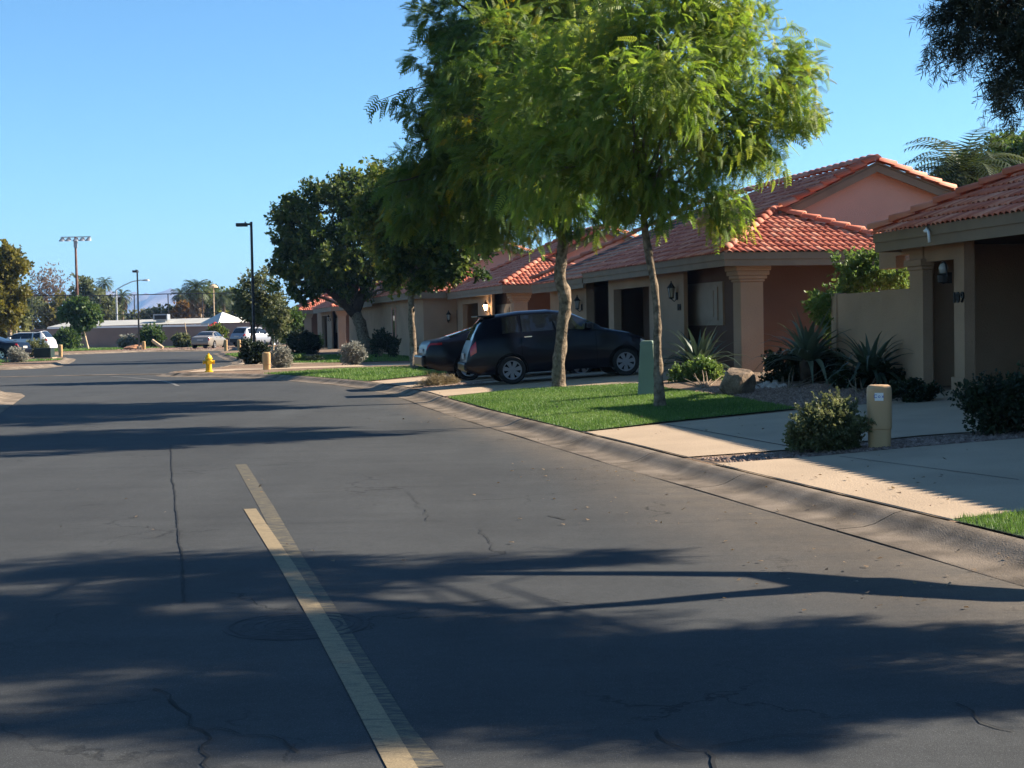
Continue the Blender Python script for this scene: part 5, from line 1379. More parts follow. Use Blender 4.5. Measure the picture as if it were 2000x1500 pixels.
p = at(497, 700, 80); street_lamp('tall dark street lamp with boxy head rising through the roadside tree', (p.x, p.y, .15), 6.95, R(183), .35)
p = at(272, 681, 128); e = p; street_lamp('dark street lamp seen end on in front of the far wall', (p.x, p.y, .12), 6.55, R(-90), .5)

def field_lights():
    D = 210; p = at(153, 640, D); top = at(147, 462, D)
    e = empty('floodlight_mast', (p.x, p.y, 0), 'tall rusty floodlight mast with five lamps on a crossbar', 'floodlight mast')
    h = top.z; t = top - Vector((p.x, p.y, 0))
    b = MB(); b.tube([(0, 0, 0), (t.x * .5, 0, h * .55), (t.x, 0, h)], [.22, .19, .14], 8); b.build('pole', M['rust'], e, smooth=True)
    c = MB(); c.box((t.x - 1.95, -.06, h - .12), (t.x + 2.1, .06, h)); c.box((t.x - .2, -.2, h - 1.5), (t.x + .25, .2, h - .6)); c.build('crossbar', M['steel'], e)
    for dx in (-1.75, -.9, .1, .95, 1.8):
        l = MB(); l.lathe([(.08, .26), (.24, .16), (.42, -.26), (.44, -.3), (0, -.16)], 12, lambda x, y, z: (t.x + dx + x + .1 * z, y + z * .5, h - .32 + z * .8 + y * .25)); l.build('floodlight', M['steel'], e, smooth=True)
field_lights()
def cobra():
    D = 190; p = at(229, 640, D); top = at(227, 566, D)
    e = empty('street_lamp', (p.x, p.y, 0), 'thin grey street lamp with long curved arm beyond the sports fence', 'street lamp')
    h = top.z; a = [top, at(240, 558, D), at(258, 550, D), at(275, 547, D), at(284, 547, D)]
    b = MB(); b.tube([(0, 0, 0), (0, 0, h)], [.14, .1], 8); b.build('pole', M['steel'], e)
    c = MB(); c.tube([q - Vector((p.x, p.y, 0)) for q in a], .06, 6); c.build('arm', M['steel'], e)
    q = at(285, 547, D) - Vector((p.x, p.y, 0)); l = MB(); l.lathe([(0, -.14), (.3, -.1), (.28, .05), (0, .14)], 8, lambda x, y, z: (q.x + x * 1.4, q.y + y, q.z + z)); l.build('lamp_head', M['steel'], e)
cobra()

# ------------------------------------------------------------------ far block wall, buildings, sports fence
def far_things():
    D = 150
    A, B = at(-60, 660, D), at(640, 655, D)
    e = empty('block_wall', (0, D, 0), 'long brown block wall across the end of the road', 'wall')
    w = MB(); w.box((A.x, 0, -.1), (-28.5, .2, 1.95)); w.box((-28.5, .001, -.1), (-8, .2, 2.25)); w.build('wall', M['wall'], e)
    c = MB(); c.box((A.x, -.03, 1.95), (-28.5, .23, 2.03)); c.box((-28.5, -.03, 2.25), (-8, .23, 2.33)); c.build('coping', M['wall'], e)
    for x in np.arange(A.x, -8, 4.9):
        p = MB(); p.box((x, -.06, -.1), (x + .4, -.001, 1.9)); p.build('pilaster', M['wall'], e)
    # pale roofed building behind the wall
    D2_ = 172
    e = empty('low_building', (0, D2_, 0), 'low brown building with a long pale metal roof behind the wall', 'building')
    x0, x1 = at(92, 630, D2_).x, at(405, 630, D2_).x
    w = MB(); w.box((x0 + .6, .5, 0), (x1 + 3, 9, at(250, 636, D2_).z)); w.build('wall', M['wall'], e)
    z0, z1 = at(250, 636, D2_).z, at(250, 626, D2_).z
    r = MB(); r.add([(x0, 0, z0), (x1 + 3, 0, z0 + .15), (x1 + 3, 5, z1 + .2), (x0 + 1.2, 5, z1 + .05), (x0, 10, z0), (x1 + 3, 10, z0 + .1)], [(0, 1, 2, 3), (3, 2, 5, 4), (0, 3, 4), (1, 5, 2)]); r.build('roof', M['whitewall'], e)
    f = MB(); f.box((x0, -.05, z0 - .22), (x1 + 3, 0, z0 - .01)); f.build('fascia', M['white'], e)
    ac = empty('rooftop_cooler', (at(315, 618, D2_ + 2).x, D2_ + 2.2, z0 + .2), 'grey rooftop cooling unit on the pale metal roof', 'cooling unit')
    m = MB(); m.box((-.8, -.7, .35), (.8, .7, 1.0)); m.build('casing', M['steel'], ac, bevel=.04)
    m = MB(); m.box((-.5, -.5, -.2), (.5, .5, .35)); m.build('stand', M['steel'], ac)
    m = MB(); m.box((-.65, -.72, .45), (.65, -.701, .9)); m.build('grille', M['bronze'], ac)
    # white peaked canopy
    D3_ = 160; p = at(436, 630, D3_)
    e = empty('canopy', (p.x, D3_, 0), 'white peaked canvas canopy above the parked silver cars', 'canopy')
    ap = at(434, 609, D3_) - Vector((p.x, D3_, 0)); L = at(388, 631, D3_) - Vector((p.x, D3_, 0)); Rr = at(482, 627, D3_) - Vector((p.x, D3_, 0))
    r = MB(); zc = L.z
    r.add([(L.x, 1, zc), (ap.x, -2.5, zc - .1), (Rr.x, 1, zc + .05), (ap.x, 4.5, zc), tuple(ap)], [(0, 1, 4), (1, 2, 4), (2, 3, 4), (3, 0, 4)])
    r.add([(L.x, 1, zc - .22), (ap.x, -2.5, zc - .32), (Rr.x, 1, zc - .17), (L.x, 1, zc), (ap.x, -2.5, zc - .1), (Rr.x, 1, zc + .05)], [(0, 1, 4, 3), (1, 2, 5, 4)])
    r.build('canvas_roof', M['canvas'], e)
    for x, y in ((L.x + .2, 1), (ap.x, -2.3), (Rr.x - .2, 1), (ap.x, 4.3)):
        q = MB(); q.tube([(x, y, 0), (x, y, zc - .05)], .05, 6); q.build('pole', M['white'], e)
    p = at(420, 634, 156); rd = empty('patio_umbrella', (p.x, 156, 0), 'red patio umbrella below the white canopy', 'umbrella')
    m = MB(); zz = p.z; m.lathe([(1.0, zz - .25), (.05, zz + .28), (0, zz + .3)], 8, ); m.build('cloth', M['red'], rd)
    m = MB(); m.tube([(0, 0, 0), (0, 0, zz + .2)], .03, 6); m.build('pole', M['white'], rd)
    p = at(418, 600, 185); t = at(418, 561, 185); e = empty('shade_post', (p.x, 185, 0), 'tall thin post with a small flat tan shade between the palms', 'post')
    m = MB(); m.tube([(0, 0, 0), (0, 0, t.z)], .08, 6); m.build('post', M['wood'], e)
    m = MB(); m.lathe([(.55, t.z - .05), (.5, t.z + .12), (.1, t.z + .35), (0, t.z + .36)], 10); m.build('cap', M['wood'], e)
    # sports fence
    D4_ = 180
    e = empty('sports_fence', (0, D4_, 0), 'tall dark chain link sports fence behind the pale roof', 'fence')
    tops = [(62, 578), (128, 577), (195, 577), (262, 576), (328, 574), (395, 573), (460, 572)]
    for (x, y) in tops:
        q = at(x, y, D4_); m = MB(); m.tube([(q.x, 0, 0), (q.x, 0, q.z)], .07, 6); m.build('post', M['bronze'], e)
    m = MB(); m.tube([at(x, y, D4_) - Vector((0, D4_, 0)) for x, y in tops], .05, 6); m.build('top_rail', M['bronze'], e)
    m = MB(); m.tube([at(x, y + 38, D4_) - Vector((0, D4_, 0)) for x, y in tops], .03, 6); m.build('mid_rail', M['bronze'], e)
    m = MB(); xa, xb = at(62, 600, D4_).x, at(460, 600, D4_).x; zt_ = at(262, 576, D4_).z
    for x in np.arange(xa - 6, xb, .9):
        for s in (-1, 1):
            x0_, z0_ = (x, 0) if s > 0 else (x + zt_, 0)
            c0, c1 = Vector((x0_, 0, 0)), Vector((x0_ + s * zt_, 0, zt_))
            lo = max(0, (xa - c0.x) / (s * zt_)) if s > 0 else max(0, (c0.x - xb) / zt_); hi = min(1, (xb - c0.x) / zt_) if s > 0 else min(1, (c0.x - xa) / zt_)
            if hi > lo: m.tube([c0.lerp(c1, lo), c0.lerp(c1, hi)], .003, 3, cap=False)
    m.build('chain_link', M['steel'], e)
far_things()
# overhead cable
def stake(label, a, b, D, r=.035):
    A, B = at(*a, D), at(*b, D); A.z = min(A.z, .1)
    e = MB(); e.tube([Vector((0, 0, 0)), (B - A) * .5 + Vector((.01, 0, 0)), B - A], r, 6)
    o = e.build('tree_stake', M['wood'], None, A); tag(o, label, 'stake', 'wooden tree stakes')
stake('leaning pale wooden stake behind the silver sedan, left of its roof', (368, 660), (361, 630), 140)
stake('pale wooden stake rising above the silver sedan roof', (403, 660), (407, 632), 140)
stake('short pale stake by the left edge tree, right of the pair', (32, 668), (32, 646), 112, .06)
stake('short pale stake by the left edge tree, left of the pair', (21, 670), (20, 650), 112, .06)
q = at(318, 679, 128); o = MB().tube([(-.9, .2, .75), (0, 0, .1)], [.14, .17], 8).build('cut_log', M['wood'], None, (q.x, q.y, .12)); tag(o, 'pale cut trunk leaning by the dark far shrub', 'log')
q = at(303, 679, 130); rock('boulder', 'small reddish boulder pile beside the far lamp post', (at(262, 681, 129).x, 129, .2), (1.1, .8, .35), M['rocko'], 11)
# leaning grey metal post by the twiggy sage
q0, q1 = at(527, 692, 70), at(517, 664, 70); o = MB().box((-.04, -.02, 0), (.04, .02, 1.0), lambda x, y, z: ((q1.x - q0.x) * z + x, y, (q1.z - .15) * z)).build('sign_post', M['steel'], None, (q0.x, 70, .15)); tag(o, 'leaning grey flat metal post behind the twiggy sage shrub', 'post')

# ------------------------------------------------------------------ background trees
def bgtree(label, D, px, base_py, blobs, n, size, leaf, seed, name='tree', trunk_r=.2, bark='bark', tm=None, group='trees beyond the far wall', zb=0.0, sub=2, limb=.6, **kw):
    p = at(px, base_py, D); base = Vector((p.x, D, zb)); bb = [pb(*b, D) if len(b) == 3 else pb(b[0], b[1], b[2], D, b[3]) for b in blobs]
    c = Vector(bb[0][:3]); tp_ = [base, base.lerp(Vector((c.x, c.y, c.z)), .35), base.lerp(Vector((c.x, c.y, c.z)), .7)]
    return tree(name, label, base, tp_, [trunk_r, trunk_r * .8, trunk_r * .6], bb, n, size, leaf, tm or SP, seed, bark, group, sub=sub, limb_r=limb, rollr=1.5, **kw)
bgtree('olive and yellow tree at the left edge above the white car', 114, 18, 668, [(20, 520, 27), (-5, 560, 38), (24, 572, 22), (0, 600, 32), (22, 606, 16), (-25, 540, 40), (14, 492, 17)], 3000, .6, 'lf_yellow', 101, group=None, clumps=16)
bgtree('dark olive tree behind the left edge tree', 120, -10, 668, [(-5, 610, 36), (15, 625, 24), (-20, 570, 40)], 1100, .8, 'lf_olive', 102, group=None)
bgtree('bare reddish winter tree left of the floodlight mast', 230, 95, 640, [(75, 560, 24), (105, 552, 26), (95, 585, 30), (65, 590, 24), (130, 575, 20)], 1300, .55, 'lf_brown', 103, sub=9, bark='palmbark', clumps=20, sig=.3)
bgtree('brown olive tree right of the floodlight mast', 225, 165, 640, [(158, 566, 18), (180, 580, 17), (168, 600, 24), (145, 595, 18), (194, 607, 13)], 1200, 1.0, 'lf_olive', 104)
bgtree('grey green tree low behind the left end of the wall', 215, 75, 640, [(70, 615, 22), (50, 605, 18), (95, 620, 18)], 800, 1.2, 'lf_olive', 105)
bgtree('yellow brown tree below the bare winter tree', 212, 115, 640, [(120, 605, 20), (105, 615, 16), (135, 622, 16)], 700, 1.1, 'lf_yellow', 106)
bgtree('dull green tree below the leftmost palm', 205, 205, 640, [(200, 595, 18), (215, 610, 16), (190, 612, 16), (180, 600, 16)], 700, 1.1, 'lf_olive', 107)
bgtree('low olive tree in the middle of the sports fence', 240, 305, 635, [(298, 621, 11), (320, 616, 11), (285, 624, 8), (335, 618, 10)], 600, 1.2, 'lf_olive', 108)
bgtree('small orange autumn tree left of the tall shaggy palm', 232, 358, 630, [(358, 608, 12), (366, 615, 10), (350, 615, 9)], 420, 1.0, 'lf_orange', 109)
bgtree('dark conifer behind the feather palm', 235, 415, 630, [(412, 575, 12), (405, 595, 14), (420, 598, 16), (400, 612, 14), (428, 612, 14)], 900, 1.2, 'lf_dark', 110)
bgtree('dark green tree behind the palms at the right end of the fence', 245, 450, 630, [(450, 590, 18), (440, 606, 16), (465, 600, 18), (395, 605, 12), (470, 580, 12)], 900, 1.3, 'lf_dark', 111)
bgtree('low green hedge tree left of the small orange tree', 245, 345, 630, [(338, 612, 8), (348, 618, 9), (372, 612, 12)], 380, 1.1, 'lf_dark', 112)
for i, (a, b) in enumerate(((235, 270), (270, 300))):
    bgtree(('dusty low shrubbery behind the cobra lamp pole', 'dusty low shrubbery right of the cobra lamp pole')[i], 250 + i * 12, (a + b) // 2, 632, [(a + 6, 623, 7), (b - 8, 624, 6), ((a + b) // 2, 621, 7)], 420, 1.0, ('lf_olive', 'lf_brown')[i], 113 + i)
# nearer roadside trees
bgtree('small green tree on a pale trunk in front of the far wall', 136, 173, 680, [(155, 608, 18), (135, 606, 13), (172, 612, 15), (160, 626, 14), (148, 600, 10)], 900, .7, 'lf_green', 120, group=None, trunk_r=.1, bark='wood')
lt = bgtree('grey green airy tree behind the tall street lamp', 84, 500, 700, [(490, 575, 26), (515, 560, 24), (500, 600, 26), (480, 595, 16), (530, 590, 22), (540, 610, 16), (520, 615, 14), (485, 545, 14), (520, 535, 12)], 1000, .40, 'lf_olive', 121, group=None, trunk_r=.1, bark='bark_dark', sub=6)
bgtree('dark green shrubby tree beside the airy roadside tree', 88, 490, 700, [(492, 602, 20), (482, 592, 14), (505, 612, 16)], 380, .40, 'lf_hedge', 122, group=None, trunk_r=.08, bark='bark_dark')
bgtree('thin young staked tree left of the round dark bush', 82, 533, 700, [(535, 625, 14), (545, 610, 12), (528, 640, 10), (552, 635, 12), (540, 650, 8)], 420, .35, 'lf_olive', 123, group=None, trunk_r=.06, bark='wood')
bgtree('fresh green leafy tree beside the distant porch', 100, 560, 690, [(562, 635, 16), (570, 622, 12), (555, 650, 10)], 600, .5, 'lf_green', 124, group=None, trunk_r=.08)
for i, (px, py, rr, lab, lf) in enumerate(((133, 660, 17, 'dark green shrub against the far wall by the small tree', 'lf_green'), (296, 655, 14, 'dark flowering shrub against the far wall right of the lamp', 'lf_green'), (250, 670, 9, 'low spiky grey shrub left of the far lamp post', 'lf_sage'),
                                    (356, 664, 9, 'dry wispy shrub left of the silver sedan', 'lf_olive'), (425, 650, 10, 'dark shrub behind the silver sedan', 'lf_dark'))):
    D = 140; p = at(px, py + rr, D)
    shrub(lab, (p.x, D, .12), [pb(px, py, rr, D), pb(px + rr * .5, py + rr * .35, rr * .7, D), pb(px - rr * .5, py + rr * .3, rr * .7, D)], 700, .5, lf, SP, 130 + i)
p = at(35, 708, 80); shrub('grey sage shrub in front of the dark car at the left edge', (p.x, 80, .12), [pb(33, 693, 13, 80), pb(25, 698, 10, 80), pb(42, 697, 10, 80)], 800, .18, 'lf_sage', SP, 140, name='sage_shrub', group='grey sage shrubs', stems=12, clumps=22, droop=-.5)
p = at(62, 694, 97); shrub('grey green shrub between the white car and the dark cabinet', (p.x, 97, .12), [pb(60, 680, 12, 97), pb(75, 677, 12, 97), pb(85, 680, 8, 97)], 700, .25, 'lf_olive', SP, 141)
bgtree('leafy tree crown rising behind the roof of house 109', 46, 1960, 380, [(1940, 330, 42), (1985, 310, 50), (1900, 345, 40), (1930, 300, 22), (2040, 330, 60), (1870, 365, 36), (1990, 360, 50), (1830, 380, 26)], 3200, .34, 'lf_lime', 125, group=None, trunk_r=.16, zb=.3)

def palm(label, D, px, py, L, n, seed, leaf='lf_palm', trunk_r=.2, skirt=0, feather=False, zb=0.0, shag=0):
    p = at(px, py, D); base = Vector((p.x, D, zb)); top = Vector((0, 0, p.z - zb))
    e = empty('palm_tree', base, label, 'palm tree', 'palms'); g = np.random.default_rng(seed)
    m = MB(); m.tube([(0, 0, 0), (.05, 0, top.z * .5), top], [trunk_r, trunk_r * .85, trunk_r * .8], 8); m.build('trunk', M['palmbark'], e, smooth=True)
    V, F, T = [], [], []
    for i in range(n):
        a = i * 2.399 + g.normal(0, .15); el = (1.35 - 1.75 * (i / n)) + g.normal(0, .1)
        d = Vector((math.cos(a), math.sin(a), 0)); sd = Vector((-math.sin(a), math.cos(a), 0)); pts = []; pos = Vector(top); ang = el; tt = float(np.clip(.5 + g.normal(0, .25), 0, 1))
        K = 9
        for j in range(K + 1):
            pts.append(Vector(pos)); pos += (d * math.cos(ang) + Vector((0, 0, math.sin(ang)))) * (L / K); ang -= (.13 if not feather else .17) * (1 + .5 * j / K)
        for j in range(1, K):
            t = j / K; ll = L * (.26 if feather else .30) * (math.sin(math.pi * min(1, t * .85 + .12)) if feather else (t * 1.3))
            fw = (pts[j + 1] - pts[j]).normalized()
            for s in (-1, 1):
                for off in (0, .5) if feather else (0,):
                    q = pts[j].lerp(pts[j + 1], off); b = len(V); tip = q + sd * s * ll * .85 + fw * ll * .6 + Vector((0, 0, -ll * .28))
                    wv = fw * L * (.016 if feather else .05)
                    V += [q - wv, q + wv, tip]; T += [tt] * 3; F.append((b, b + 1, b + 2))
            b = len(V); w2 = sd * L * .008; V += [pts[j] - w2, pts[j] + w2, pts[j + 1]]; T += [tt] * 3; F.append((b, b + 1, b + 2))
    np_mesh('fronds', np.array([tuple(v) for v in V]), np.array(F), M[leaf], e, tint=np.array(T))
    if skirt:
        k = 260; z = top.z - g.random(k) * skirt; a = g.random(k) * 6.28; rr = trunk_r * (1.0 + g.random(k))
        P = np.stack([rr * np.cos(a), rr * np.sin(a), z], 1); Dd = np.stack([np.cos(a) * .6, np.sin(a) * .6, -np.ones(k)], 1)
        place('dry_skirt', QD, P, Dd, g.uniform(.5, 1.0, k) * L * .45, g.random(k), M['lf_palmdry'], e, seed, 1.5)
    return e
palm('small distant palm above the trees right of the floodlight mast', 240, 204, 554, 1.6, 46, 1)
palm('distant palm beside the cobra lamp pole', 240, 238, 580, 1.8, 46, 2, skirt=1.5)
palm('distant palm left of the tall shaggy palm', 240, 353, 576, 1.8, 50, 3, skirt=2.0)
palm('tall shaggy palm with a thick skirt of dry fronds', 212, 384, 566, 2.3, 80, 4, trunk_r=.3, skirt=3.2)
palm('broad feather palm right of the flat shade post', 220, 436, 582, 2.4, 60, 5, feather=True, trunk_r=.35)
palm('feather palm with arching fronds behind the roof of house 109', 40, 1880, 345, 2.0, 64, 6, feather=True, trunk_r=.12, zb=.3)
palm('palm crown low over the gable of house 110', 41, 1815, 392, 1.0, 22, 7, feather=True, trunk_r=.1, zb=.3)

# ------------------------------------------------------------------ cars
def lerp_tab(tab, x):
    for a, b in zip(tab[:-1], tab[1:]):
        if x <= b[0]:
            t = 0 if b[0] == a[0] else (x - a[0]) / (b[0] - a[0]); t = min(1, max(0, t))
            return a[1] + (b[1] - a[1]) * t
    return tab[-1][1]

def car(name, label, cat, loc, yaw, spec, paint, rim='rim', group='cars parked along the street'):
    L, Wd = spec['L'], spec['W']; hw = Wd / 2
    e = empty(name, loc, label, cat, group, yaw)
    zl = lambda x: lerp_tab(spec['low'], x); zb_ = lambda x: lerp_tab(spec['belt'], x); zr = lambda x: max(zb_(x) + .02, lerp_tab(spec['roof'], x))
    def wx(x):
        a = min(1, x / .55); b = min(1, (L - x) / .7); q = 1 - .16 * (1 - a) ** 2 - .20 * (1 - b) ** 2
        for wxp in spec['wheels']: q += spec.get('flare', .015) * math.exp(-((x - wxp) / .38) ** 2)
        return hw * q
    def sec(x, s):
        w = wx(x); lo, b, r = zl(x), zb_(x), zr(x); h = r - b; g = min(1, max(0, (h - .08) / .22))
        wr = w - .26 if g > 0 else w - .2
        rw = (w - .16) * (1 - g) + (w - spec.get('tumble', .20)) * g
        pts = [(w - .07, lo), (w - .012, lo + .10), (w, lo + .45 * (b - lo)), (w - .012, b - .14 * (b - lo)), (w - .05, b), (rw + .05 * (1 - g), b + h * (.86 if g > .3 else .6)), (rw - .13, b + h * .965), (0, b + h)]
        i = min(6, int(s)); t = s - i
        y0, z0 = pts[i]; y1, z1 = pts[i + 1]; return y0 + (y1 - y0) * t, z0 + (z1 - z0) * t
    xs = sorted(set([round(L * i / 52, 3) for i in range(53)] + [round(p[0], 3) for k in ('belt', 'roof', 'low') for p in spec[k]]))
    ss = [0, 1, 1.5, 2, 3, 3.7, 4, 4.15, 4.9, 5, 5.5, 6, 6.5, 7]
    mb = MB(); vs = []; n = 2 * len(ss) - 1
    for x in xs:
        for s in ss: y, z = sec(x, s); vs.append((x, -y, z))
        for s in ss[-2::-1]: y, z = sec(x, s); vs.append((x, y, z))
    fs = []
    for i in range(len(xs) - 1):
        for k in range(n - 1): fs.append((i * n + k, i * n + k + 1, (i + 1) * n + k + 1, (i + 1) * n + k))
    fs.append(tuple(range(n - 1, -1, -1))); fs.append(tuple((len(xs) - 1) * n + k for k in range(n)))
    mb.add(vs, fs)
    mb.build('body', M[paint], e, smooth=True, auto=42)
    def patch(nm, x0, x1, s0, s1, off, m, sides=(-1, 1), nx=8, ns=4, top=False, par=None, sk=0.0):
        b = MB()
        for sd in sides:
            P = [[None] * (ns + 1) for _ in range(nx + 1)]
            for i in range(nx + 1):
                for j in range(ns + 1):
                    s = s0 + (s1 - s0) * j / ns; x = x0 + (x1 - x0) * i / nx + sk * (j / ns) * (1 - 2 * i / nx)
                    x = min(L, max(0, x)); y, z = sec(x, s); e1 = .01
                    ya, za = sec(min(L, x + e1), s); yb, zb2 = sec(max(0, x - e1), s); yc, zc = sec(x, min(7, s + .02)); yd, zd = sec(x, max(0, s - .02))
                    t1 = Vector((2 * e1, ya - yb, za - zb2)); t2 = Vector((0, yc - yd, zc - zd)); nn = t2.cross(t1); nn = nn.normalized() if nn.length > 1e-9 else Vector((0, 1, 0))
                    if nn.y < -.01 or (abs(nn.y) <= .01 and nn.z < 0): nn = -nn
                    p = Vector((x, y, z)) + nn * off; P[i][j] = (p.x, p.y * sd, p.z)
            vv = [P[i][j] for i in range(nx + 1) for j in range(ns + 1)]; q = ns + 1
            b.add(vv, [(i * q + j, i * q + j + 1, (i + 1) * q + j + 1, (i + 1) * q + j) for i in range(nx) for j in range(ns)])
        return b.build(nm, M[m], par or e, smooth=True)
    for (a, b, sk) in spec['side_windows']:
        for sd in (-1, 1): patch('side_window', a, b, 4.12, 4.95, .006, 'cglass', (sd,), sk=sk)
    a, b = spec['windshield']; patch('windshield', a, b, 5.25, 7, .006, 'cglass')
    a, b = spec['rear_glass']; patch('rear_window', a, b, 5.25, 7, .006, 'cglass')
    for wxp in spec['wheels']:
        for sd in (-1, 1):
            r = spec['wr']; w = wx(wxp)
            F_ = lambda x, y, z: (wxp + x, sd * (w - .09 + z), r + y)
            ar = MB(); ar.lathe([(r + .055, -.2), (r + .055, .098), (0, .098)], 28, lambda x, y, z: (wxp + x, sd * (w - .09 + z), max(r + y + .01, zl(wxp) - .01 if y < -.12 else -9))); ar.build('wheel_arch', M['well'], e)
            t = MB(); t.lathe([(r * .66, -.09), (r * .9, -.10), (r, -.07), (r, .085), (r * .92, .115), (r * .68, .108), (r * .66, .05)], 28, F_, closed=False); wheel = t.build('wheel', M['tyre'], e, smooth=True, auto=50)
            d = MB(); d.lathe([(r * .69, .100), (r * .66, .116), (r * .60, .108), (r * .585, .07)], 28, F_, closed=False); d.f = d.f[:-2]; d.m = d.m[:-2]
            k = spec.get('spokes', 7)
            for i in range(k):
                an = 2 * math.pi * i / k + .2; c, s = math.cos(an), math.sin(an)
                def sp(x, y, z): return F_(c * x - s * y, s * x + c * y, z)
                d.add([sp(.03, -.028, .10), sp(r * .63, -.05, .108), sp(r * .63, .05, .108), sp(.03, .028, .10), sp(.03, -.03, .06), sp(r * .63, -.055, .07), sp(r * .63, .055, .07), sp(.03, .03, .06)],
                      [(0, 1, 2, 3), (0, 4, 5, 1), (3, 2, 6, 7), (1, 5, 6, 2)])
            d.lathe([(.06, .06), (.055, .115), (0, .12)], 12, F_)
            hub = d.build('rim', M[rim], wheel)
            ds = MB(); ds.lathe([(r * .62, .055), (0, .055)], 24, F_); ds.build('brake_disc', M['well'], wheel)
    for (x, s, m_) in spec.get('handles', ()):
        for sd in (-1, 1):
            y, z = sec(x, s); h = MB(); h.box((x - .09, sd * (y + .005), z - .012), (x + .09, sd * (y + .035), z + .014)); h.build('door_handle', M[m_], e)
    for (nm, a, b, s0, s1, m_) in spec.get('lights', ()): 
        for sd in (-1, 1): patch(nm, a, b, s0, s1, .009, m_, (sd,))
    x = spec['mirror']; y, z = sec(x, 4.1)
    for sd in (-1, 1):
        m = MB(); m.box((x - .07, sd * (y + .0), z + .02), (x + .09, sd * (y + .19), z + .15)); m.build('mirror', M[spec.get('mirror_m', paint)], e, bevel=.02)
    for sx in spec.get('seams', ()):
        for sd in (-1, 1): patch('door_seam', sx - .006, sx + .006, .6, 3.9, .004, 'well', (sd,), nx=1, ns=12)
    # bumpers
    for (x0, x1, z0, z1, nm, m_) in spec.get('bumpers', ()):
        b = MB(); w = wx((x0 + x1) / 2) * .96; b.box((x0, -w, z0), (x1, w, z1)); b.build(nm, M[m_], e, bevel=.05)
    for (x0, x1, y0, y1, z0, z1, nm, m_) in spec.get('boxes', ()):
        b = MB(); b.box((x0, y0, z0), (x1, y1, z1)); b.build(nm, M[m_], e, bevel=.01)
    return e, sec

def retro():
    sp = dict(L=4.29, W=1.70, wr=.32, wheels=(1.0, 3.62), flare=.075, seams=(1.26, 2.06, 2.98), tumble=.27, spokes=7,
              low=[(0, .34), (.25, .24), (4.0, .22), (4.29, .34)],
              belt=[(0, .60), (.05, .76), (.12, .92), (.24, 1.05), (1.0, 1.10), (2.9, 1.09), (3.3, 1.06), (3.75, .97), (4.1, .82), (4.29, .60)],
              roof=[(0, .62), (.06, .79), (.13, .96), (.24, 1.20), (.37, 1.42), (.52, 1.56), (.85, 1.60), (1.3, 1.64), (2.0, 1.63), (2.45, 1.555), (2.9, 1.32), (3.22, 1.13), (3.35, 1.09), (3.8, .99), (4.12, .85), (4.29, .62)],
              side_windows=[(.84, 1.24, .03), (1.30, 2.02, 0), (2.10, 2.86, -.12)], windshield=(2.46, 3.20), rear_glass=(.17, .48), mirror=2.82,
              handles=[(1.42, 3.55, 'chrome'), (2.25, 3.55, 'chrome')],
              lights=[('tail_light', .10, .24, 2.5, 3.7, 'tail'), ('headlight', 4.02, 4.2, 2.6, 3.6, 'head')],
              bumpers=[(-.06, .14, .36, .56, 'rear_bumper', 'navy'), (4.18, 4.36, .34, .52, 'front_bumper', 'navy')],
              boxes=[(-.005, .02, -.18, .18, .62, .76, 'number_plate', 'plate'), (.33, .74, -.58, .58, 1.555, 1.59, 'rear_spoiler', 'navy')])
    p = gz(1110, 754)
    a = gz(998, 760); b = gz(1231, 744)
    yaw = R(8)
    D = 36.2; x0 = at(907, 750, D).x
    loc = Vector((x0 + .02, D - .35, 0)); mid = loc + Vector((2.3, .3, 0)); loc.z = float(zf(mid.x, mid.y)) - .02
    e, sec = car('retro_wagon', 'dark blue tall retro wagon parked behind the kinked tree trunk', 'car', loc, yaw, sp, 'navy', 'rim_dull')
    r0 = float(zf(loc.x + 1.0, loc.y)); r1 = float(zf(loc.x + 3.6, loc.y + .4)); e.rotation_euler = (0, -math.atan((r1 - r0) / 2.6), yaw); e.location.z = r0 - (r1 - r0) / 2.6 * 1.0 + .012
retro()

def sedan_spec(L=4.75, W=1.80, H=1.42):
    k = L / 4.75
    return dict(L=L, W=W, wr=.32, wheels=(1.02 * k, 3.78 * k), flare=.012, tumble=.26, spokes=5,
                low=[(0, .36), (.3, .25), (4.4 * k, .2), (L, .32)],
                belt=[(0, .70), (.05, .86), (.12, .95), (1.0 * k, .99), (3.2 * k, .95), (3.7 * k, .88), (4.4 * k, .74), (L, .52)],
                roof=[(0, .72), (.06, .90), (.16, 1.0), (.75 * k, 1.03), (1.0 * k, 1.08), (1.72 * k, H - .05), (2.1 * k, H), (2.6 * k, H), (2.95 * k, H - .06), (3.6 * k, 1.02), (3.75 * k, .93), (4.4 * k, .78), (L, .55)],
                side_windows=[(1.35 * k, 2.12 * k, .22), (2.2 * k, 3.15 * k, -.25)], windshield=(2.98 * k, 3.58 * k), rear_glass=(1.06 * k, 1.68 * k), mirror=3.1 * k,
                handles=[(1.75 * k, 3.6, 'trim'), (2.7 * k, 3.6, 'trim')],
                lights=[('tail_light', .02, .20, 3.0, 4.0, 'tail'), ('headlight', L - .45, L - .15, 3.0, 4.0, 'head')],
                bumpers=[(-.07, .12, .38, .60, 'rear_bumper', 'trim'), (L - .12, L + .06, .3, .5, 'front_bumper', 'trim')],
                boxes=[(-.012, .01, -.26, .26, .68, .80, 'number_plate', 'plate')])
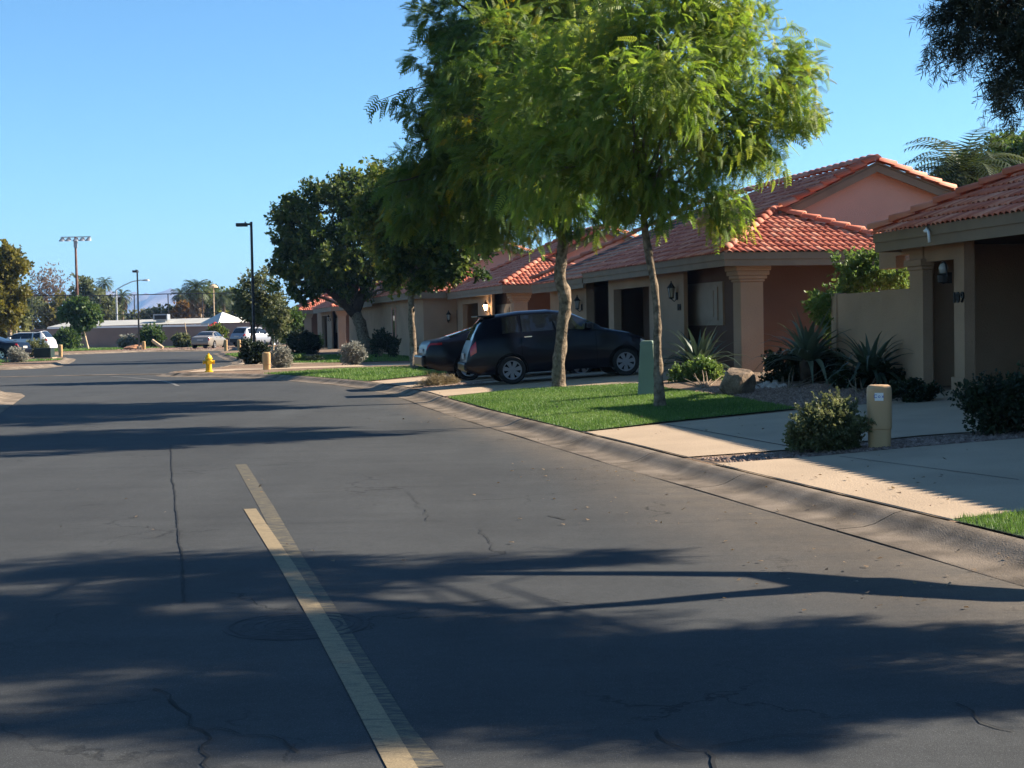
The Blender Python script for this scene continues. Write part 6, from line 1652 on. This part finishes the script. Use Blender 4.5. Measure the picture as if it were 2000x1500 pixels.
def dark_sedan():
    s = sedan_spec(4.9, 1.82, 1.42); s['bumpers'] = [(-.10, .14, .36, .64, 'rear_bumper', 'navy2'), (4.78, 4.96, .3, .5, 'front_bumper', 'navy2')]
    s['lights'] = [('tail_light', .03, .40, 3.3, 3.85, 'tail'), ('headlight', 4.45, 4.75, 3.0, 4.0, 'head')]
    s['roof'] = [(0, .72), (.06, .90), (.16, 1.0), (.42, 1.035), (.55, 1.07), (1.45, 1.36), (1.9, 1.42), (2.6, 1.42), (3.0, 1.36), (3.7, 1.02), (3.9, .93), (4.5, .78), (4.9, .55)]; s['rear_glass'] = (.62, 1.40); s['side_windows'] = [(1.15, 2.1, .25), (2.2, 3.2, -.25)]
    D = 39.2; x0 = at(818, 740, D).x; z = float(zf(x0 + 2, D + .3))
    car('parked_sedan', 'dark sedan parked behind the retro wagon with only its tail showing', 'car', (x0 + .08, D, z - .03), R(11), s, 'navy2')
dark_sedan()
def silver_sedan():
    s = sedan_spec(4.5, 1.76, 1.44); s['bumpers'] = [(-.07, .12, .38, .62, 'rear_bumper', 'silver'), (4.38, 4.56, .3, .5, 'front_bumper', 'silver')]
    s['lights'] = [('tail_light', .01, .20, 2.8, 4.0, 'tail'), ('headlight', 4.05, 4.35, 3.0, 4.0, 'head')]
    D = 126; c = at(391, 678, D); car('silver_sedan', 'silver sedan parked facing away in front of the far wall', 'car', (c.x, D, .10), R(82), s, 'silver', 'rim')
silver_sedan()
def suv_spec(L=4.65, H=1.74):
    return dict(L=L, W=1.86, wr=.37, wheels=(.95, 3.72), flare=.03, tumble=.22, spokes=5,
                low=[(0, .46), (.3, .34), (L - .3, .30), (L, .42)],
                belt=[(0, .75), (.06, .98), (.16, 1.08), (3.0, 1.08), (3.3, 1.05), (4.2, .95), (L, .70)],
                roof=[(0, .77), (.08, 1.05), (.22, 1.18), (.42, 1.50), (.6, 1.68), (1.0, H), (2.2, H), (2.6, H - .08), (3.22, 1.15), (3.4, 1.08), (4.2, .99), (L, .73)],
                side_windows=[(.62, 1.15, .03), (1.22, 2.02, 0), (2.1, 2.85, -.16)], windshield=(2.62, 3.18), rear_glass=(.24, .58), mirror=2.8,
                handles=[(1.45, 3.6, 'trim'), (2.4, 3.6, 'trim')],
                lights=[('tail_light', .05, .26, 3.0, 4.6, 'tail'), ('headlight', L - .4, L - .12, 3.0, 3.9, 'head')],
                bumpers=[(-.07, .14, .42, .72, 'rear_bumper', 'trim'), (L - .14, L + .06, .36, .6, 'front_bumper', 'trim')],
                boxes=[(-.012, .01, -.26, .26, .86, .98, 'number_plate', 'plate'), (.7, 2.5, -.66, -.63, H - .02, H + .04, 'roof_rail', 'trim'), (.7, 2.5, .63, .66, H - .02, H + .04, 'roof_rail', 'trim')])
D = 136; c = at(462, 674, D); car('silver_suv', 'silver sport utility car parked beyond the tall street lamp', 'car', (c.x, D, .12), R(56), suv_spec(), 'silver2')
s = suv_spec(4.55, 1.62); s['bumpers'] = [(-.07, .14, .42, .72, 'rear_bumper', 'carwhite'), (4.41, 4.61, .36, .6, 'front_bumper', 'carwhite')]
D = 112; c = at(104, 692, D); car('white_wagon', 'white wagon parked on the left in front of the staked trees', 'car', (c.x, D, .10), R(176), s, 'carwhite')
s = sedan_spec(4.8, 1.82, 1.42); s['bumpers'] = [(-.07, .12, .38, .66, 'rear_bumper', 'navy2'), (4.68, 4.86, .3, .5, 'front_bumper', 'navy2')]
D = 88; c = at(50, 705, D); car('dark_sedan', 'dark sedan cut by the left edge of the view, tail towards the road', 'car', (c.x, D, .10), R(172), s, 'navy2')

# ------------------------------------------------------------------ mountains and the air before them
def mountains():
    D = 7600; g = random.Random(8)
    prof = [(-300, 650), (-100, 640), (60, 632), (150, 620), (190, 600), (205, 572), (216, 563), (226, 575), (240, 590), (252, 578), (262, 567), (272, 578), (284, 573), (296, 577), (310, 571), (322, 568), (334, 562), (346, 568), (358, 574), (380, 582), (420, 590), (450, 575), (462, 568), (475, 574), (500, 585), (560, 605), (640, 615), (900, 625), (1200, 634), (1600, 632), (2300, 625)]
    xs = np.linspace(-300, 2300, 420); ys = np.interp(xs, [p[0] for p in prof], [p[1] for p in prof]) + np.random.default_rng(3).normal(0, 1.1, 420)
    nd = 9; V = []; rg = np.random.default_rng(4)
    for j in range(nd):
        t = j / (nd - 1)
        for x, y in zip(xs, ys):
            q = at(x, y, D); h = max(6, q.z); zz = h * (1 - abs(2 * t - 1) ** 1.1) if 0 < j < nd - 1 else -2
            zz *= 1 + (rg.normal(0, .10) if j != nd // 2 else 0)
            V.append((q.x, D + (t - .5) * 1800, zz))
    k = len(xs); F = [(j * k + i, j * k + i + 1, (j + 1) * k + i + 1, (j + 1) * k + i) for j in range(nd - 1) for i in range(k - 1)]
    tag(np_mesh('mountains', np.array(V), np.array(F), M['mountain']), kind='structure')
mountains()

def litter():
    g = np.random.default_rng(12); P = []
    for (px, py, sx, sy, n) in ((1500, 960, 420, 60, 60), (1250, 880, 250, 50, 40), (1450, 850, 120, 20, 18), (1700, 950, 200, 40, 25), (900, 800, 200, 25, 30), (800, 1000, 700, 90, 30), (1700, 1120, 300, 60, 40)):
        for _ in range(n):
            x, y = gp(px + g.uniform(-sx, sx), py + g.uniform(-sy, sy), .05)
            if y < 4: continue
            d = float(kdist(x, y)); side = np.interp(y, [4, 9.95, 16.05, 20.74, 28.4, 36], [4.62, 3.26, 1.88, .86, -.8, -2.2])
            z = float(zf(x, y)) + .03 if x > side else (.008 if d > .7 else .012 + .115 * max(0, 1 - d / .35))
            P.append((x, y, z + .006))
    P = np.array(P); n = len(P); D = np.stack([g.normal(size=n), g.normal(size=n), g.normal(0, .15, n)], 1)
    o = place('fallen_leaves', QD, P, D, g.uniform(.02, .05, n), g.random(n), M['lf_palmdry'], None, 4, .3)
    tag(o, 'scattered dry leaves on the gutter and driveways', 'fallen leaves', kind='stuff')
litter()

def haze():
    o = MB().box((-5000, -700, -1.1), (5000, 9300, 262)).build('haze', [])
    m = bpy.data.materials.new('air'); m.use_nodes = True; t = m.node_tree; t.nodes.remove(t.nodes['Principled BSDF'])
    v = t.nodes.new('ShaderNodeVolumePrincipled'); v.inputs['Color'].default_value = (0.30, 0.54, 0.95, 1); v.inputs['Density'].default_value = 0.00012; v.inputs['Anisotropy'].default_value = 0.2
    t.links.new(v.outputs[0], t.nodes['Material Output'].inputs['Volume'])
    o.data.materials.append(m); tag(o, kind='stuff')
haze()
